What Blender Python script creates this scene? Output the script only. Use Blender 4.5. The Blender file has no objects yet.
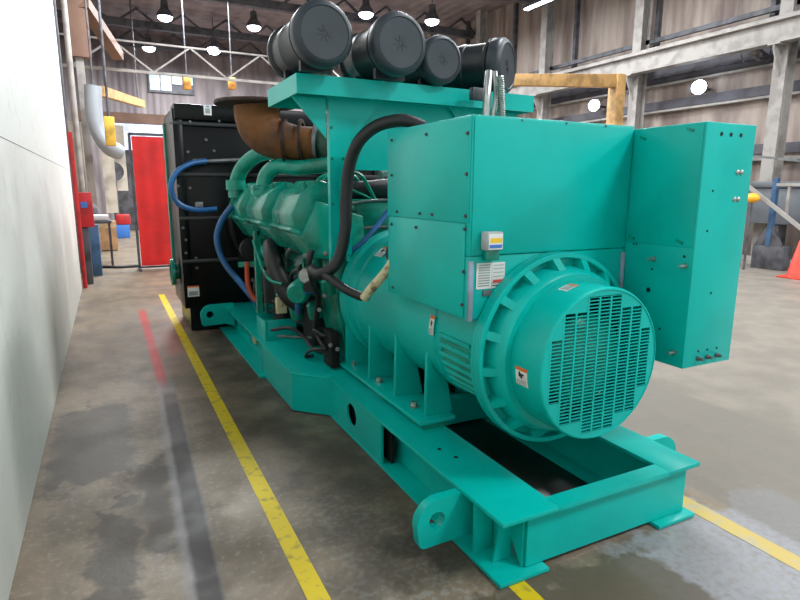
import bpy, bmesh, math, random
from mathutils import Vector, Matrix
random.seed(7)
PI = math.pi
S = bpy.context.scene
COL = S.collection

# ------------------------------------------------------------------ camera, world, lights
YAW, PITCH, ROLL, FPX, CH = 0.46877, 0.19146, 0.00479, 570.62, 1.70
cy, sy, cp, sp = math.cos(YAW), math.sin(YAW), math.cos(PITCH), math.sin(PITCH)
FWD = Vector((sy*cp, cy*cp, -sp))
R0 = Vector((cy, -sy, 0)); U0 = R0.cross(FWD)
RGT = R0*math.cos(ROLL) + U0*math.sin(ROLL)
UP = -R0*math.sin(ROLL) + U0*math.cos(ROLL)
cam = bpy.data.cameras.new('camera')
cam.sensor_width = 36; cam.lens = FPX*36/800; cam.clip_end = 200; cam.clip_start = 0.05
co = bpy.data.objects.new('camera', cam); COL.objects.link(co)
m = Matrix.Identity(4)
for i in range(3):
    m[i][0] = RGT[i]; m[i][1] = UP[i]; m[i][2] = -FWD[i]
m[0][3], m[1][3], m[2][3] = 0, 0, CH
co.matrix_world = m
S.camera = co

def at(x, y, Y):
    "the point of the hall seen at a pixel, at distance Y down the hall"
    d = FWD + RGT*((x-400)/FPX) - UP*((y-300)/FPX)
    t = Y/d.y
    return Vector((d.x*t, Y, CH + d.z*t))

w = bpy.data.worlds.new('hall_daylight'); S.world = w; w.use_nodes = True
bg = w.node_tree.nodes['Background']
bg.inputs[0].default_value = (0.86, 0.95, 1.0, 1); bg.inputs[1].default_value = 1.15
S.view_settings.view_transform = 'Standard'; S.view_settings.look = 'None'
S.view_settings.gamma = 1; S.view_settings.use_curve_mapping = False
S.view_settings.exposure = 0.0

def area(name, loc, size, power, color=(1, 0.97, 0.92), rot=(0, 0, 0), sy=None):
    l = bpy.data.lights.new(name, 'AREA'); l.energy = power; l.color = color
    l.shape = 'RECTANGLE'; l.size = size; l.size_y = sy or size
    o = bpy.data.objects.new(name, l); COL.objects.link(o); o.location = loc; o.rotation_euler = rot
    return o
# rows of high bay lamps under the roof
for x, y, p in ((5.5, -3, 560), (11.5, -2, 700), (5.5, 4.0, 360), (10.5, 4, 520), (6.0, 11, 600), (11, 12, 420),
                (1.5, 14, 700), (3.0, 20, 700), (9, 19, 800), (4, 27, 1500), (11, 27, 1200)):
    area('high_bay_light', (x, y, 7.7), 1.6, p, (0.93, 0.97, 1.0))

# ------------------------------------------------------------------ materials
def lin(c):
    return tuple(((v/255)/12.92 if v/255 <= 0.04045 else (((v/255)+0.055)/1.055)**2.4) for v in c) + (1,)

def mat(name, c, rough=0.5, metal=0.0, var=0.08, scale=4.0, c2=None, bump=0.0, bscale=60, emit=0.0, stretch=None, fac=(0.45, 0.62), coat=0.0, spec=0.5):
    mt = bpy.data.materials.new(name); mt.use_nodes = True
    nt = mt.node_tree; N = nt.nodes; L = nt.links
    b = N['Principled BSDF']
    b.inputs['Roughness'].default_value = rough; b.inputs['Metallic'].default_value = metal
    b.inputs['Specular IOR Level'].default_value = spec
    if coat: b.inputs['Coat Weight'].default_value = coat; b.inputs['Coat Roughness'].default_value = 0.15
    col = lin(c)
    if c2 is None:
        c2 = tuple(max(0, v*(1-var*2)) for v in c)
    tc = N.new('ShaderNodeTexCoord'); src = tc.outputs['Object']
    if stretch:
        mp = N.new('ShaderNodeMapping'); mp.inputs['Scale'].default_value = stretch
        L.new(src, mp.inputs[0]); src = mp.outputs[0]
    nz = N.new('ShaderNodeTexNoise'); nz.inputs['Scale'].default_value = scale; nz.inputs['Detail'].default_value = 6
    L.new(src, nz.inputs['Vector'])
    rp = N.new('ShaderNodeValToRGB'); rp.color_ramp.elements[0].position = fac[0]; rp.color_ramp.elements[1].position = fac[1]
    rp.color_ramp.elements[0].color = col; rp.color_ramp.elements[1].color = lin(c2)
    L.new(nz.outputs['Fac'], rp.inputs[0]); L.new(rp.outputs[0], b.inputs['Base Color'])
    if bump:
        n2 = N.new('ShaderNodeTexNoise'); n2.inputs['Scale'].default_value = bscale; n2.inputs['Detail'].default_value = 4
        L.new(tc.outputs['Object'], n2.inputs['Vector'])
        bp = N.new('ShaderNodeBump'); bp.inputs['Strength'].default_value = bump; bp.inputs['Distance'].default_value = 0.01
        L.new(n2.outputs['Fac'], bp.inputs['Height']); L.new(bp.outputs[0], b.inputs['Normal'])
    if emit:
        b.inputs['Emission Color'].default_value = col; b.inputs['Emission Strength'].default_value = emit
    return mt

TEAL = mat('teal_paint', (0, 181, 171), 0.33, 0, 0.03, 2.0, spec=0.28, bump=0.04, bscale=35)
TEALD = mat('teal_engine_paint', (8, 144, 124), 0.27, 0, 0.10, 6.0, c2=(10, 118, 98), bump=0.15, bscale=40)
BLACK = mat('black_radiator_paint', (9, 13, 14), 0.28, 0, 0.1, 8, spec=0.22)
PLAST = mat('black_plastic', (42, 51, 58), 0.45, 0, 0.06, 6, bump=0.03)
PLASTD = mat('black_plastic_body', (24, 30, 34), 0.42, 0, 0.06, 6)
RUBBER = mat('black_rubber', (24, 26, 28), 0.5, 0, 0.1, 20)
OILY = mat('oily_black_floor', (24, 21, 18), 0.35, 0, 0.2, 5)
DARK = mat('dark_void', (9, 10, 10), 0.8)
RUST = mat('rusty_cast_iron', (122, 76, 36), 0.7, 0.15, 0.2, 4, c2=(82, 54, 36), bump=0.3, bscale=50)
RUSTD = mat('rusty_dark_flange', (66, 50, 44), 0.6, 0.4, 0.2, 14)
CHROME = mat('zinc_metal', (190, 192, 188), 0.3, 0.9, 0.05, 20)
GREYM = mat('grey_metal', (120, 124, 126), 0.45, 0.5, 0.1, 10)
GASKET = mat('pale_grey_trim', (150, 165, 185), 0.4, 0.1)
BLUEH = mat('blue_hose', (26, 92, 150), 0.4)
REDH = mat('orange_red_hose', (196, 74, 40), 0.5)
CREAM = mat('cream_loom_wrap', (206, 196, 158), 0.6, 0, 0.15, 18, c2=(120, 100, 70), fac=(0.55, 0.7))
WHITEL = mat('white_label', (226, 228, 224), 0.5, 0, 0.02)
ORANGEL = mat('orange_label', (222, 106, 40), 0.5, 0, 0.02)
YELLOWL = mat('yellow_label', (240, 196, 40), 0.5, 0, 0.02)
BLUEL = mat('blue_label', (60, 120, 200), 0.5, 0, 0.02)
INK = mat('black_print', (30, 30, 40), 0.6)
INKG = mat('grey_print', (160, 168, 168), 0.6)
INKR = mat('red_print', (214, 70, 60), 0.6)
GREYBOX = mat('light_grey_plastic', (176, 182, 186), 0.5)
STEEL = mat('pale_steel_paint', (160, 155, 150), 0.5, 0.1, 0.1, 3, c2=(136, 130, 126))
STEELD = mat('dark_steel', (92, 92, 98), 0.55, 0.2, 0.15, 4)
BROWN = mat('brown_steel', (122, 92, 76), 0.6, 0.1, 0.05, 2)
TAN = mat('tan_crane_paint', (205, 160, 100), 0.55, 0, 0.1, 4)
YELLOWP = mat('yellow_machine_paint', (226, 184, 70), 0.5, 0, 0.1, 4)
REDC = mat('red_welding_curtain', (226, 36, 34), 0.5, 0, 0.05, 2)
REDP = mat('red_pipe_paint', (196, 40, 44), 0.45, 0, 0.08, 4)
BLUEP = mat('blue_steel_paint', (62, 96, 132), 0.5, 0, 0.1, 5)
CARD = mat('cardboard', (190, 150, 108), 0.8, 0, 0.08, 5)
GREYT = mat('grey_machine_paint', (98, 102, 108), 0.5, 0.1, 0.1, 2)
CONE = mat('orange_cone', (232, 66, 44), 0.5)
LAMP = mat('lamp_glow', (225, 238, 255), 0.5, 0, 0, 1, emit=14)
LAMPO = mat('amber_lamp', (246, 170, 40), 0.4, 0, 0.02)
DUCT = mat('galvanised_duct', (160, 166, 172), 0.45, 0.2, 0.02, 2)
FLASH = mat('orange_hook_paint', (232, 160, 70), 0.5)

# ------------------------------------------------------------------ mesh builder
class MB:
    def __init__(s): s.bm = bmesh.new()
    def box(s, x0, x1, y0, y1, z0, z1, bev=0.0):
        t = bmesh.new()
        bmesh.ops.create_cube(t, size=1)
        for v in t.verts:
            v.co = Vector(((x0+x1)/2+v.co.x*(x1-x0), (y0+y1)/2+v.co.y*(y1-y0), (z0+z1)/2+v.co.z*(z1-z0)))
        if bev:
            bmesh.ops.bevel(t, geom=t.edges[:], offset=bev, segments=2, affect='EDGES', profile=0.5)
        s._merge(t); return s
    def _merge(s, t, M=None):
        me = bpy.data.meshes.new('tmp'); t.to_mesh(me); t.free()
        if M is not None: me.transform(M)
        s.bm.from_mesh(me); bpy.data.meshes.remove(me)
    def prism(s, pts, axis, a, b, bev=0.0):
        "polygon of 2-D points swept along one axis from a to b; x: (y,z)  y: (x,z)  z: (x,y)"
        t = bmesh.new()
        def P(p, h):
            return (h, p[0], p[1]) if axis == 'x' else (p[0], h, p[1]) if axis == 'y' else (p[0], p[1], h)
        A = [t.verts.new(P(p, a)) for p in pts]; B = [t.verts.new(P(p, b)) for p in pts]
        n = len(pts)
        t.faces.new(A); t.faces.new(B[::-1])
        for i in range(n): t.faces.new((A[i], B[i], B[(i+1) % n], A[(i+1) % n]))
        bmesh.ops.recalc_face_normals(t, faces=t.faces[:])
        if bev: bmesh.ops.bevel(t, geom=t.edges[:], offset=bev, segments=2, affect='EDGES', profile=0.5)
        s._merge(t); return s
    def plate_hole(s, axis, a, b, u0, u1, v0, v1, cu, cv, ru, rv, n=32):
        "rectangular plate with an elliptical hole, thickness a..b along axis"
        t = bmesh.new()
        def P(u, v, h): return (h, u, v) if axis == 'x' else (u, h, v) if axis == 'y' else (u, v, h)
        rings = []
        angs = [2*PI*i/n + PI/n for i in range(n)]
        for cu_, cv_ in ((u0, v0), (u0, v1), (u1, v0), (u1, v1)):
            angs.append(math.atan2(cv_-cv, cu_-cu) % (2*PI))
        angs.sort(); n = len(angs)
        for h in (a, b):
            inn, out = [], []
            for an in angs:
                c, d = math.cos(an), math.sin(an)
                inn.append(t.verts.new(P(cu+ru*c, cv+rv*d, h)))
                tu = ((u1-cu) if c > 0 else (u0-cu))/c if abs(c) > 1e-6 else 1e9
                tv = ((v1-cv) if d > 0 else (v0-cv))/d if abs(d) > 1e-6 else 1e9
                k = min(tu, tv); out.append(t.verts.new(P(cu+c*k, cv+d*k, h)))
            rings.append((inn, out))
        for i in range(n):
            j = (i+1) % n
            for q in (0, 1): t.faces.new((rings[q][0][i], rings[q][0][j], rings[q][1][j], rings[q][1][i]))
            t.faces.new((rings[0][0][i], rings[0][0][j], rings[1][0][j], rings[1][0][i]))
            t.faces.new((rings[0][1][i], rings[0][1][j], rings[1][1][j], rings[1][1][i]))
        bmesh.ops.recalc_face_normals(t, faces=t.faces[:]); s._merge(t); return s
    def ring(s, outer, inner, y0, y1):
        "flat outline with one hole given as two point lists (x,z) of equal count, thickness along y"
        t = bmesh.new(); n = len(outer); R = []
        for h in (y0, y1):
            R.append(([t.verts.new((p[0], h, p[1])) for p in outer], [t.verts.new((p[0], h, p[1])) for p in inner]))
        for i in range(n):
            j = (i+1) % n
            for q in (0, 1): t.faces.new((R[q][0][i], R[q][0][j], R[q][1][j], R[q][1][i]))
            for k in (0, 1): t.faces.new((R[0][k][i], R[0][k][j], R[1][k][j], R[1][k][i]))
        bmesh.ops.recalc_face_normals(t, faces=t.faces[:]); s._merge(t); return s
    def cyl(s, p0, p1, r0, r1=None, n=20, bev=0):
        p0, p1 = Vector(p0), Vector(p1); r1 = r0 if r1 is None else r1
        d = p1-p0; t = bmesh.new()
        bmesh.ops.create_cone(t, cap_ends=True, segments=n, radius1=r0, radius2=r1, depth=d.length)
        if bev: bmesh.ops.bevel(t, geom=[e for e in t.edges if len(e.link_faces) == 2 and max(len(f.verts) for f in e.link_faces) > 4], offset=bev, segments=2, affect='EDGES', profile=0.5)
        M = Matrix.Translation((p0+p1)/2) @ d.to_track_quat('Z', 'Y').to_matrix().to_4x4()
        s._merge(t, M); return s
    def lathe(s, prof, origin, axis, n=48, caps=True):
        "profile of (radius, distance along axis)"
        o = Vector(origin); ax = Vector(axis).normalized(); q = ax.to_track_quat('Z', 'Y').to_matrix()
        t = bmesh.new(); R = []
        for r, h in prof:
            R.append([t.verts.new(o + q @ Vector((r*math.cos(2*PI*i/n), r*math.sin(2*PI*i/n), h))) for i in range(n)])
        for a, b in zip(R, R[1:]):
            for i in range(n): t.faces.new((a[i], a[(i+1) % n], b[(i+1) % n], b[i]))
        if caps:
            t.faces.new(R[0][::-1]); t.faces.new(R[-1])
        bmesh.ops.recalc_face_normals(t, faces=t.faces[:]); s._merge(t); return s
    def tube(s, pts, r, n=10, smooth=6, radii=None):
        P = [Vector(p) for p in pts]
        if smooth and len(P) > 2:
            Q = []; RR = []
            E = [2*P[0]-P[1]] + P + [2*P[-1]-P[-2]]
            for i in range(1, len(E)-2):
                for k in range(smooth):
                    u = k/smooth; a, b, c, d = E[i-1:i+3]
                    Q.append(0.5*((2*b)+(c-a)*u+(2*a-5*b+4*c-d)*u*u+(3*b-a-3*c+d)*u**3))
                    if radii: RR.append(radii[i-1]*(1-u)+radii[i]*u)
            Q.append(P[-1]); 
            if radii: RR.append(radii[-1])
            P = Q
        else: RR = radii
        t = bmesh.new(); R = []; nrm = None
        for i, p in enumerate(P):
            d = (P[min(i+1, len(P)-1)]-P[max(i-1, 0)]).normalized()
            if nrm is None: nrm = d.orthogonal().normalized()
            nrm = (nrm-d*nrm.dot(d)).normalized(); bi = d.cross(nrm)
            rr = RR[i] if radii else r
            R.append([t.verts.new(p+(nrm*math.cos(2*PI*k/n)+bi*math.sin(2*PI*k/n))*rr) for k in range(n)])
        for a, b in zip(R, R[1:]):
            for i in range(n): t.faces.new((a[i], a[(i+1) % n], b[(i+1) % n], b[i]))
        t.faces.new(R[0][::-1]); t.faces.new(R[-1])
        bmesh.ops.recalc_face_normals(t, faces=t.faces[:]); s._merge(t); return s
    def bar(s, p0, p1, w, h):
        "rectangular bar between two points"
        p0, p1 = Vector(p0), Vector(p1); d = p1-p0; t = bmesh.new()
        bmesh.ops.create_cube(t, size=1)
        for v in t.verts: v.co = Vector((v.co.x*w, v.co.y*h, v.co.z*d.length))
        z = d.normalized(); x = Vector((0, 0, 1)).cross(z)
        x = x.normalized() if x.length > 1e-4 else Vector((1, 0, 0)); y = z.cross(x)
        M = Matrix((x, y, z)).transposed().to_4x4(); M.translation = (p0+p1)/2
        s._merge(t, M); return s
    def sphere(s, c, r, sx=1, sy=1, sz=1, n=14):
        t = bmesh.new(); bmesh.ops.create_uvsphere(t, u_segments=n, v_segments=n//2+2, radius=r)
        s._merge(t, Matrix.Translation(c) @ Matrix.Diagonal((sx, sy, sz, 1))); return s
    def build(s, name, m_, parent=None, smooth=35, label=None, origin=None):
        bm = s.bm
        me = bpy.data.meshes.new(name)
        if origin is None:
            lo = [min(v.co[i] for v in bm.verts) for i in range(3)]; hi = [max(v.co[i] for v in bm.verts) for i in range(3)]
            c = Vector([(lo[i]+hi[i])/2 for i in range(3)])
        else: c = Vector(origin)
        for v in bm.verts: v.co -= c
        for f in bm.faces: f.smooth = True
        an = math.radians(smooth)
        for e in bm.edges:
            e.smooth = len(e.link_faces) == 2 and e.calc_face_angle(PI) < an
        bm.to_mesh(me); bm.free()
        o = bpy.data.objects.new(name, me); COL.objects.link(o)
        for q in (m_ if isinstance(m_, (list, tuple)) else [m_]): me.materials.append(q)
        WL[o.name] = c
        if parent is not None:
            o.parent = parent; o.location = c-WL[parent.name]
        else: o.location = c
        if label: o['label'] = label
        return o
WL = {}
def tag(o, label, cat, group=None):
    o['label'] = label; o['category'] = cat
    if group: o['group'] = group
    return o
def struct(o, label=None):
    o['kind'] = 'structure'
    if label: o['label'] = label
    return o
def thing(name, loc, label, cat, group=None):
    o = bpy.data.objects.new(name, None); COL.objects.link(o); o.location = loc; o.empty_display_size = 0.2
    WL[o.name] = Vector(loc); return tag(o, label, cat, group)

# ------------------------------------------------------------------ floor material with stains
def floor_material():
    mt = bpy.data.materials.new('stained_concrete'); mt.use_nodes = True
    nt = mt.node_tree; N, L = nt.nodes, nt.links; b = N['Principled BSDF']
    geo = N.new('ShaderNodeNewGeometry'); sep = N.new('ShaderNodeSeparateXYZ'); L.new(geo.outputs['Position'], sep.inputs[0])
    def math_(op, a, b_=None, clamp=False):
        n = N.new('ShaderNodeMath'); n.operation = op; n.use_clamp = clamp
        for i, v in enumerate((a, b_)):
            if v is None: continue
            if isinstance(v, (int, float)): n.inputs[i].default_value = v
            else: L.new(v, n.inputs[i])
        return n.outputs[0]
    def noise(scale, detail=5, stretch=None, rough=0.55):
        n = N.new('ShaderNodeTexNoise'); n.inputs['Scale'].default_value = scale; n.inputs['Detail'].default_value = detail; n.inputs['Roughness'].default_value = rough
        src = geo.outputs['Position']
        if stretch:
            mp = N.new('ShaderNodeMapping'); mp.inputs['Scale'].default_value = stretch; L.new(src, mp.inputs[0]); src = mp.outputs[0]
        L.new(src, n.inputs['Vector']); return n.outputs['Fac']
    def rng(v, a, b_, c=0.0, d=1.0):
        n = N.new('ShaderNodeMapRange'); n.interpolation_type = 'SMOOTHSTEP'
        L.new(v, n.inputs[0])
        for i, q in enumerate((a, b_, c, d)): n.inputs[i+1].default_value = q
        return n.outputs[0]
    n1 = noise(2.2); n2 = noise(5, 8); n3 = noise(28, 4); nb = noise(1.6, 3); streak = noise(3, 5, (1.6, 0.35, 1))
    wob = math_('MULTIPLY', math_('SUBTRACT', n2, 0.5), 0.9)
    X = math_('ADD', sep.outputs[0], math_('MULTIPLY', wob, 0.35)); Y = math_('ADD', sep.outputs[1], wob)
    def band(v, lo, hi, s):
        return math_('MULTIPLY', rng(v, lo-s, lo+s), rng(v, hi-s, hi+s, 1, 0))
    def rect(x0, x1, y0, y1, s=0.05, xx=None, yy=None, sy_=None):
        return math_('MULTIPLY', band(xx or X, x0, x1, s), band(yy or Y, y0, y1, sy_ or s))
    def mix(f, a, c):
        n = N.new('ShaderNodeMix'); n.data_type = 'RGBA'
        if isinstance(f, float): n.inputs[0].default_value = f
        else: L.new(f, n.inputs[0])
        for i, v in ((6, a), (7, c)):
            if isinstance(v, tuple): n.inputs[i].default_value = v
            else: L.new(v, n.inputs[i])
        return n.outputs[2]
    c = mix(rng(n1, 0.35, 0.65), lin((134, 119, 100)), lin((108, 96, 81)))
    c = mix(math_('MULTIPLY', rng(streak, 0.45, 0.7), 0.55), c, lin((90, 82, 73)))
    c = mix(math_('MULTIPLY', rng(n3, 0.5, 0.75), 0.25), c, lin((178, 172, 164)))
    # paler concrete towards the open side also paints in the brighter light there
    c = mix(math_('MULTIPLY', rng(sep.outputs[0], 2.0, 5.0), 0.8), c, mix(rng(n1, 0.35, 0.65), lin((138, 132, 124)), lin((122, 116, 108))))
    # scuffed bluish-grey worn area in front of the skid
    worn = math_('MULTIPLY', rect(1.98, 3.3, -1.0, 1.78, 0.05, sep.outputs[0], Y), rng(n3, 0.3, 0.6, 0.55, 1.0))
    c = mix(worn, c, lin((142, 142, 146)))
    c = mix(math_('MULTIPLY', rect(0.95, 2.16, 0.3, 1.74, 0.03), 0.85), c, lin((92, 83, 68)))
    c = mix(math_('MULTIPLY', rect(2.9, 4.24, -8, 40, 0.03, sep.outputs[0], sep.outputs[1]), 0.65), c, lin((112, 107, 100)))
    c = mix(math_('MULTIPLY', rect(0.78, 1.3, 1.5, 2.9, 0.15), math_('MULTIPLY', rng(n3, 0.45, 0.6), 0.5)), c, lin((150, 148, 142)))
    # dark damp blotches; the strip along the skid also paints the generator's shade
    blot = math_('MAXIMUM', rect(-0.47, 0.02, 3.55, 4.9, 0.06), rect(-0.2, 0.0, 2.35, 3.25, 0.03))
    blot = math_('MAXIMUM', blot, rect(0.02, 0.2, 2.7, 3.7, 0.05))
    blot = math_('MAXIMUM', blot, math_('MULTIPLY', rect(0.76, 1.5, 1.9, 7.0, 0.15), rng(n1, 0.35, 0.6, 0.35, 0.9)))
    c = mix(math_('MULTIPLY', blot, 0.85), c, lin((70, 64, 57)))
    # long tyre streak and spilt red paint beside the wall
    xs = math_('SUBTRACT', sep.outputs[0], math_('MULTIPLY', math_('SUBTRACT', sep.outputs[1], 4.14), 0.030))
    xs = math_('ADD', xs, math_('MULTIPLY', wob, 0.03))
    blue = rect(0.215, 0.36, -3.0, 5.4, 0.02, xs, Y, 0.3)
    c = mix(math_('MULTIPLY', blue, 0.45), c, lin((140, 142, 150)))
    tyre = rect(0.258, 0.362, -3.0, 4.9, 0.016, xs, Y, 0.3)
    c = mix(math_('MULTIPLY', tyre, 0.92), c, lin((54, 51, 48)))
    xr = math_('ADD', sep.outputs[0], math_('MULTIPLY', wob, 0.02))
    red = math_('MULTIPLY', rect(0.262, 0.352, 5.3, 8.7, 0.012, xr, sep.outputs[1], 0.3), rng(streak, 0.2, 0.5, 1.0, 0.9))
    c = mix(math_('MULTIPLY', red, 0.9), c, lin((186, 26, 30)))
    c = mix(math_('MULTIPLY', rect(0.40, 0.62, 6.2, 7.2, 0.1), 0.3), c, lin((190, 96, 92)))
    b.inputs['Specular IOR Level'].default_value = 0.3
    L.new(c, b.inputs['Base Color'])
    L.new(rng(n1, 0.3, 0.7, 0.36, 0.58), b.inputs['Roughness'])
    bp = N.new('ShaderNodeBump'); bp.inputs['Strength'].default_value = 0.12; bp.inputs['Distance'].default_value = 0.01
    L.new(n3, bp.inputs['Height']); L.new(bp.outputs[0], b.inputs['Normal'])
    return mt

# ------------------------------------------------------------------ the hall
Y0, Y1, XL, XR, ZC = -9.0, 32.0, -1.6, 15.0, 9.0
struct(MB().box(XL-0.3, XR+0.3, Y0, Y1+0.3, -0.2, 0).build('floor', floor_material()), 'stained grey concrete floor of the workshop')

def line_paint():
    mt = mat('worn_yellow_paint', (214, 188, 22), 0.5, 0, 0.1, 16, c2=(150, 136, 60), fac=(0.54, 0.72), spec=0.3, bump=0.1)
    return mt
YP = line_paint()
YPW = mat('faded_yellow_paint', (184, 160, 84), 0.5, 0, 0.1, 9, c2=(166, 156, 126), fac=(0.5, 0.66), bump=0.1)
for k, (x0, x1, y0, y1, mm, lb) in enumerate(((0.615, 0.705, -6, 9.9, YP, 'long yellow painted line on the floor left of the generator'),
        (1.425, 1.51, -6, 1.75, YP, 'short yellow painted line meeting the near corner of the skid'),
        (2.675, 2.785, -6, 1.95, YPW, 'faded yellow painted line on the floor right of the skid'))):
    struct(MB().box(x0, x1, y0, y1, 0.0, 0.002).build('trim_%d' % (k+1), mm), lb)

WALLM = mat('white_wall_paint', (226, 228, 222), 0.5, 0, 0.02, 1.6, c2=(196, 200, 194), bump=0.08, bscale=8, stretch=(1, 0.8, 1.6), fac=(0.5, 0.75))
def wall_material():
    mt = bpy.data.materials.new('white_wall_scuffed'); mt.use_nodes = True
    nt = mt.node_tree; N, L = nt.nodes, nt.links; b = N['Principled BSDF']; b.inputs['Roughness'].default_value = 0.5
    geo = N.new('ShaderNodeNewGeometry'); sep = N.new('ShaderNodeSeparateXYZ'); L.new(geo.outputs['Position'], sep.inputs[0])
    mp = N.new('ShaderNodeMapping'); mp.inputs['Scale'].default_value = (1, 1.0, 0.45); L.new(geo.outputs['Position'], mp.inputs[0])
    n = N.new('ShaderNodeTexNoise'); n.inputs['Scale'].default_value = 1.5; n.inputs['Detail'].default_value = 5; L.new(mp.outputs[0], n.inputs['Vector'])
    n2 = N.new('ShaderNodeTexNoise'); n2.inputs['Scale'].default_value = 9; n2.inputs['Detail'].default_value = 6; L.new(geo.outputs['Position'], n2.inputs['Vector'])
    ad = N.new('ShaderNodeMath'); ad.operation = 'MULTIPLY_ADD'; L.new(n.outputs['Fac'], ad.inputs[0]); ad.inputs[1].default_value = -2.4; L.new(sep.outputs[2], ad.inputs[2])
    rg = N.new('ShaderNodeMapRange'); rg.interpolation_type = 'SMOOTHSTEP'; L.new(ad.outputs[0], rg.inputs[0])
    for i, q in enumerate((-1.1, 0.5, 0.5, 0.0)): rg.inputs[i+1].default_value = q
    mx = N.new('ShaderNodeMix'); mx.data_type = 'RGBA'; L.new(rg.outputs[0], mx.inputs[0])
    mx.inputs[6].default_value = lin((238, 238, 232)); mx.inputs[7].default_value = lin((166, 172, 160))
    r2 = N.new('ShaderNodeMapRange'); L.new(n2.outputs['Fac'], r2.inputs[0])
    for i, q in enumerate((0.55, 0.75, 0.0, 0.35)): r2.inputs[i+1].default_value = q
    m2 = N.new('ShaderNodeMix'); m2.data_type = 'RGBA'; L.new(r2.outputs[0], m2.inputs[0]); L.new(mx.outputs[2], m2.inputs[6]); m2.inputs[7].default_value = lin((190, 192, 182))
    L.new(m2.outputs[2], b.inputs['Base Color'])
    bp = N.new('ShaderNodeBump'); bp.inputs['Strength'].default_value = 0.15; bp.inputs['Distance'].default_value = 0.02
    L.new(n2.outputs['Fac'], bp.inputs['Height']); L.new(bp.outputs[0], b.inputs['Normal'])
    return mt
struct(MB().box(-0.72, -0.505, Y0, 11.0, 0, 5.2, 0.01).build('wall_left', wall_material()), 'white scuffed wall along the left side')

struct(MB().box(-0.506, -0.5035, Y0, 10.99, 1.977, 1.981).build('trim_4', STEELD), 'fine horizontal seam in the white wall')
def sheet_material(name, c, c2, axis, pitch, dirt):
    mt = bpy.data.materials.new(name); mt.use_nodes = True
    nt = mt.node_tree; N, L = nt.nodes, nt.links; b = N['Principled BSDF']; b.inputs['Roughness'].default_value = 0.6
    geo = N.new('ShaderNodeNewGeometry')
    wv = N.new('ShaderNodeTexWave'); wv.bands_direction = axis; wv.inputs['Scale'].default_value = 0.314/pitch; L.new(geo.outputs['Position'], wv.inputs['Vector'])
    mp = N.new('ShaderNodeMapping'); mp.inputs['Scale'].default_value = (0.6, 0.6, 0.12); L.new(geo.outputs['Position'], mp.inputs[0])
    n = N.new('ShaderNodeTexNoise'); n.inputs['Scale'].default_value = 3; n.inputs['Detail'].default_value = 6; L.new(mp.outputs[0], n.inputs['Vector'])
    rp = N.new('ShaderNodeMapRange'); L.new(n.outputs['Fac'], rp.inputs[0]); rp.inputs[1].default_value = 0.4; rp.inputs[2].default_value = 0.65
    mx = N.new('ShaderNodeMix'); mx.data_type = 'RGBA'; L.new(rp.outputs[0], mx.inputs[0]); mx.inputs[6].default_value = lin(c); mx.inputs[7].default_value = lin(c2)
    L.new(mx.outputs[2], b.inputs['Base Color'])
    bp = N.new('ShaderNodeBump'); bp.inputs['Strength'].default_value = 0.6; bp.inputs['Distance'].default_value = 0.04
    L.new(wv.outputs['Fac'], bp.inputs['Height']); L.new(bp.outputs[0], b.inputs['Normal'])
    return mt
SHR = sheet_material('brownish_wall_sheet', (166, 152, 142), (120, 104, 98), 'Y', 0.3, 0)
SHB = sheet_material('grey_back_sheet', (150, 140, 140), (112, 102, 106), 'X', 0.3, 0)
SHC = sheet_material('roof_sheet', (142, 128, 128), (110, 98, 100), 'X', 0.5, 0)
SHL = sheet_material('dull_left_sheet', (168, 160, 152), (128, 118, 110), 'Y', 0.3, 0)
struct(MB().box(XR, XR+0.3, Y0, Y1, 0, ZC).build('wall_right', SHR), 'ribbed beige sheet wall along the right side')
struct(MB().box(XL-0.3, XR+0.3, Y1, Y1+0.3, 0, ZC).build('wall_back', SHB), 'grey sheet wall at the far end')
struct(MB().box(XL-0.3, XL, 10.9, Y1, 0, ZC).build('wall_left_far', SHL), 'dull sheet wall beyond the white wall')
struct(MB().box(XL-0.3, XR+0.3, Y0, Y1+0.3, ZC, ZC+0.3).build('ceiling', SHC), 'dark ribbed roof')

# ------------------------------------------------------------------ the generator set
CX, CZ = 2.0, 0.90
G = thing('generator_set', (2.0, 4.6, 0), 'large teal diesel generator set with black radiator standing on the workshop floor', 'generator')

def hole_lug(mb, y0, y1, pts, cu, cv, r):
    "lifting lug: outline in x,z around a round eye"
    n = 48; out = []; inn = []
    P = [Vector(p) for p in pts]
    for i in range(n):
        an = 2*PI*i/n; d = Vector((math.cos(an), math.sin(an))); best = None
        for a, b in zip(P, P[1:]+P[:1]):
            e = b-a; den = d.x*e.y-d.y*e.x
            if abs(den) < 1e-9: continue
            q = a-Vector((cu, cv)); t = (q.x*e.y-q.y*e.x)/den; u = (q.x*d.y-q.y*d.x)/den
            if t > 0 and -1e-6 <= u <= 1+1e-6 and (best is None or t < best): best = t
        out.append((cu+d.x*best, cv+d.y*best)); inn.append((cu+d.x*r, cv+d.y*r))
    mb.ring(out, inn, y0, y1); return mb
def arc(cx, cz, r, a0, a1, n=8):
    return [(cx+r*math.cos(math.radians(a0+(a1-a0)*i/n)), cz+r*math.sin(math.radians(a0+(a1-a0)*i/n))) for i in range(n+1)]

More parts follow.
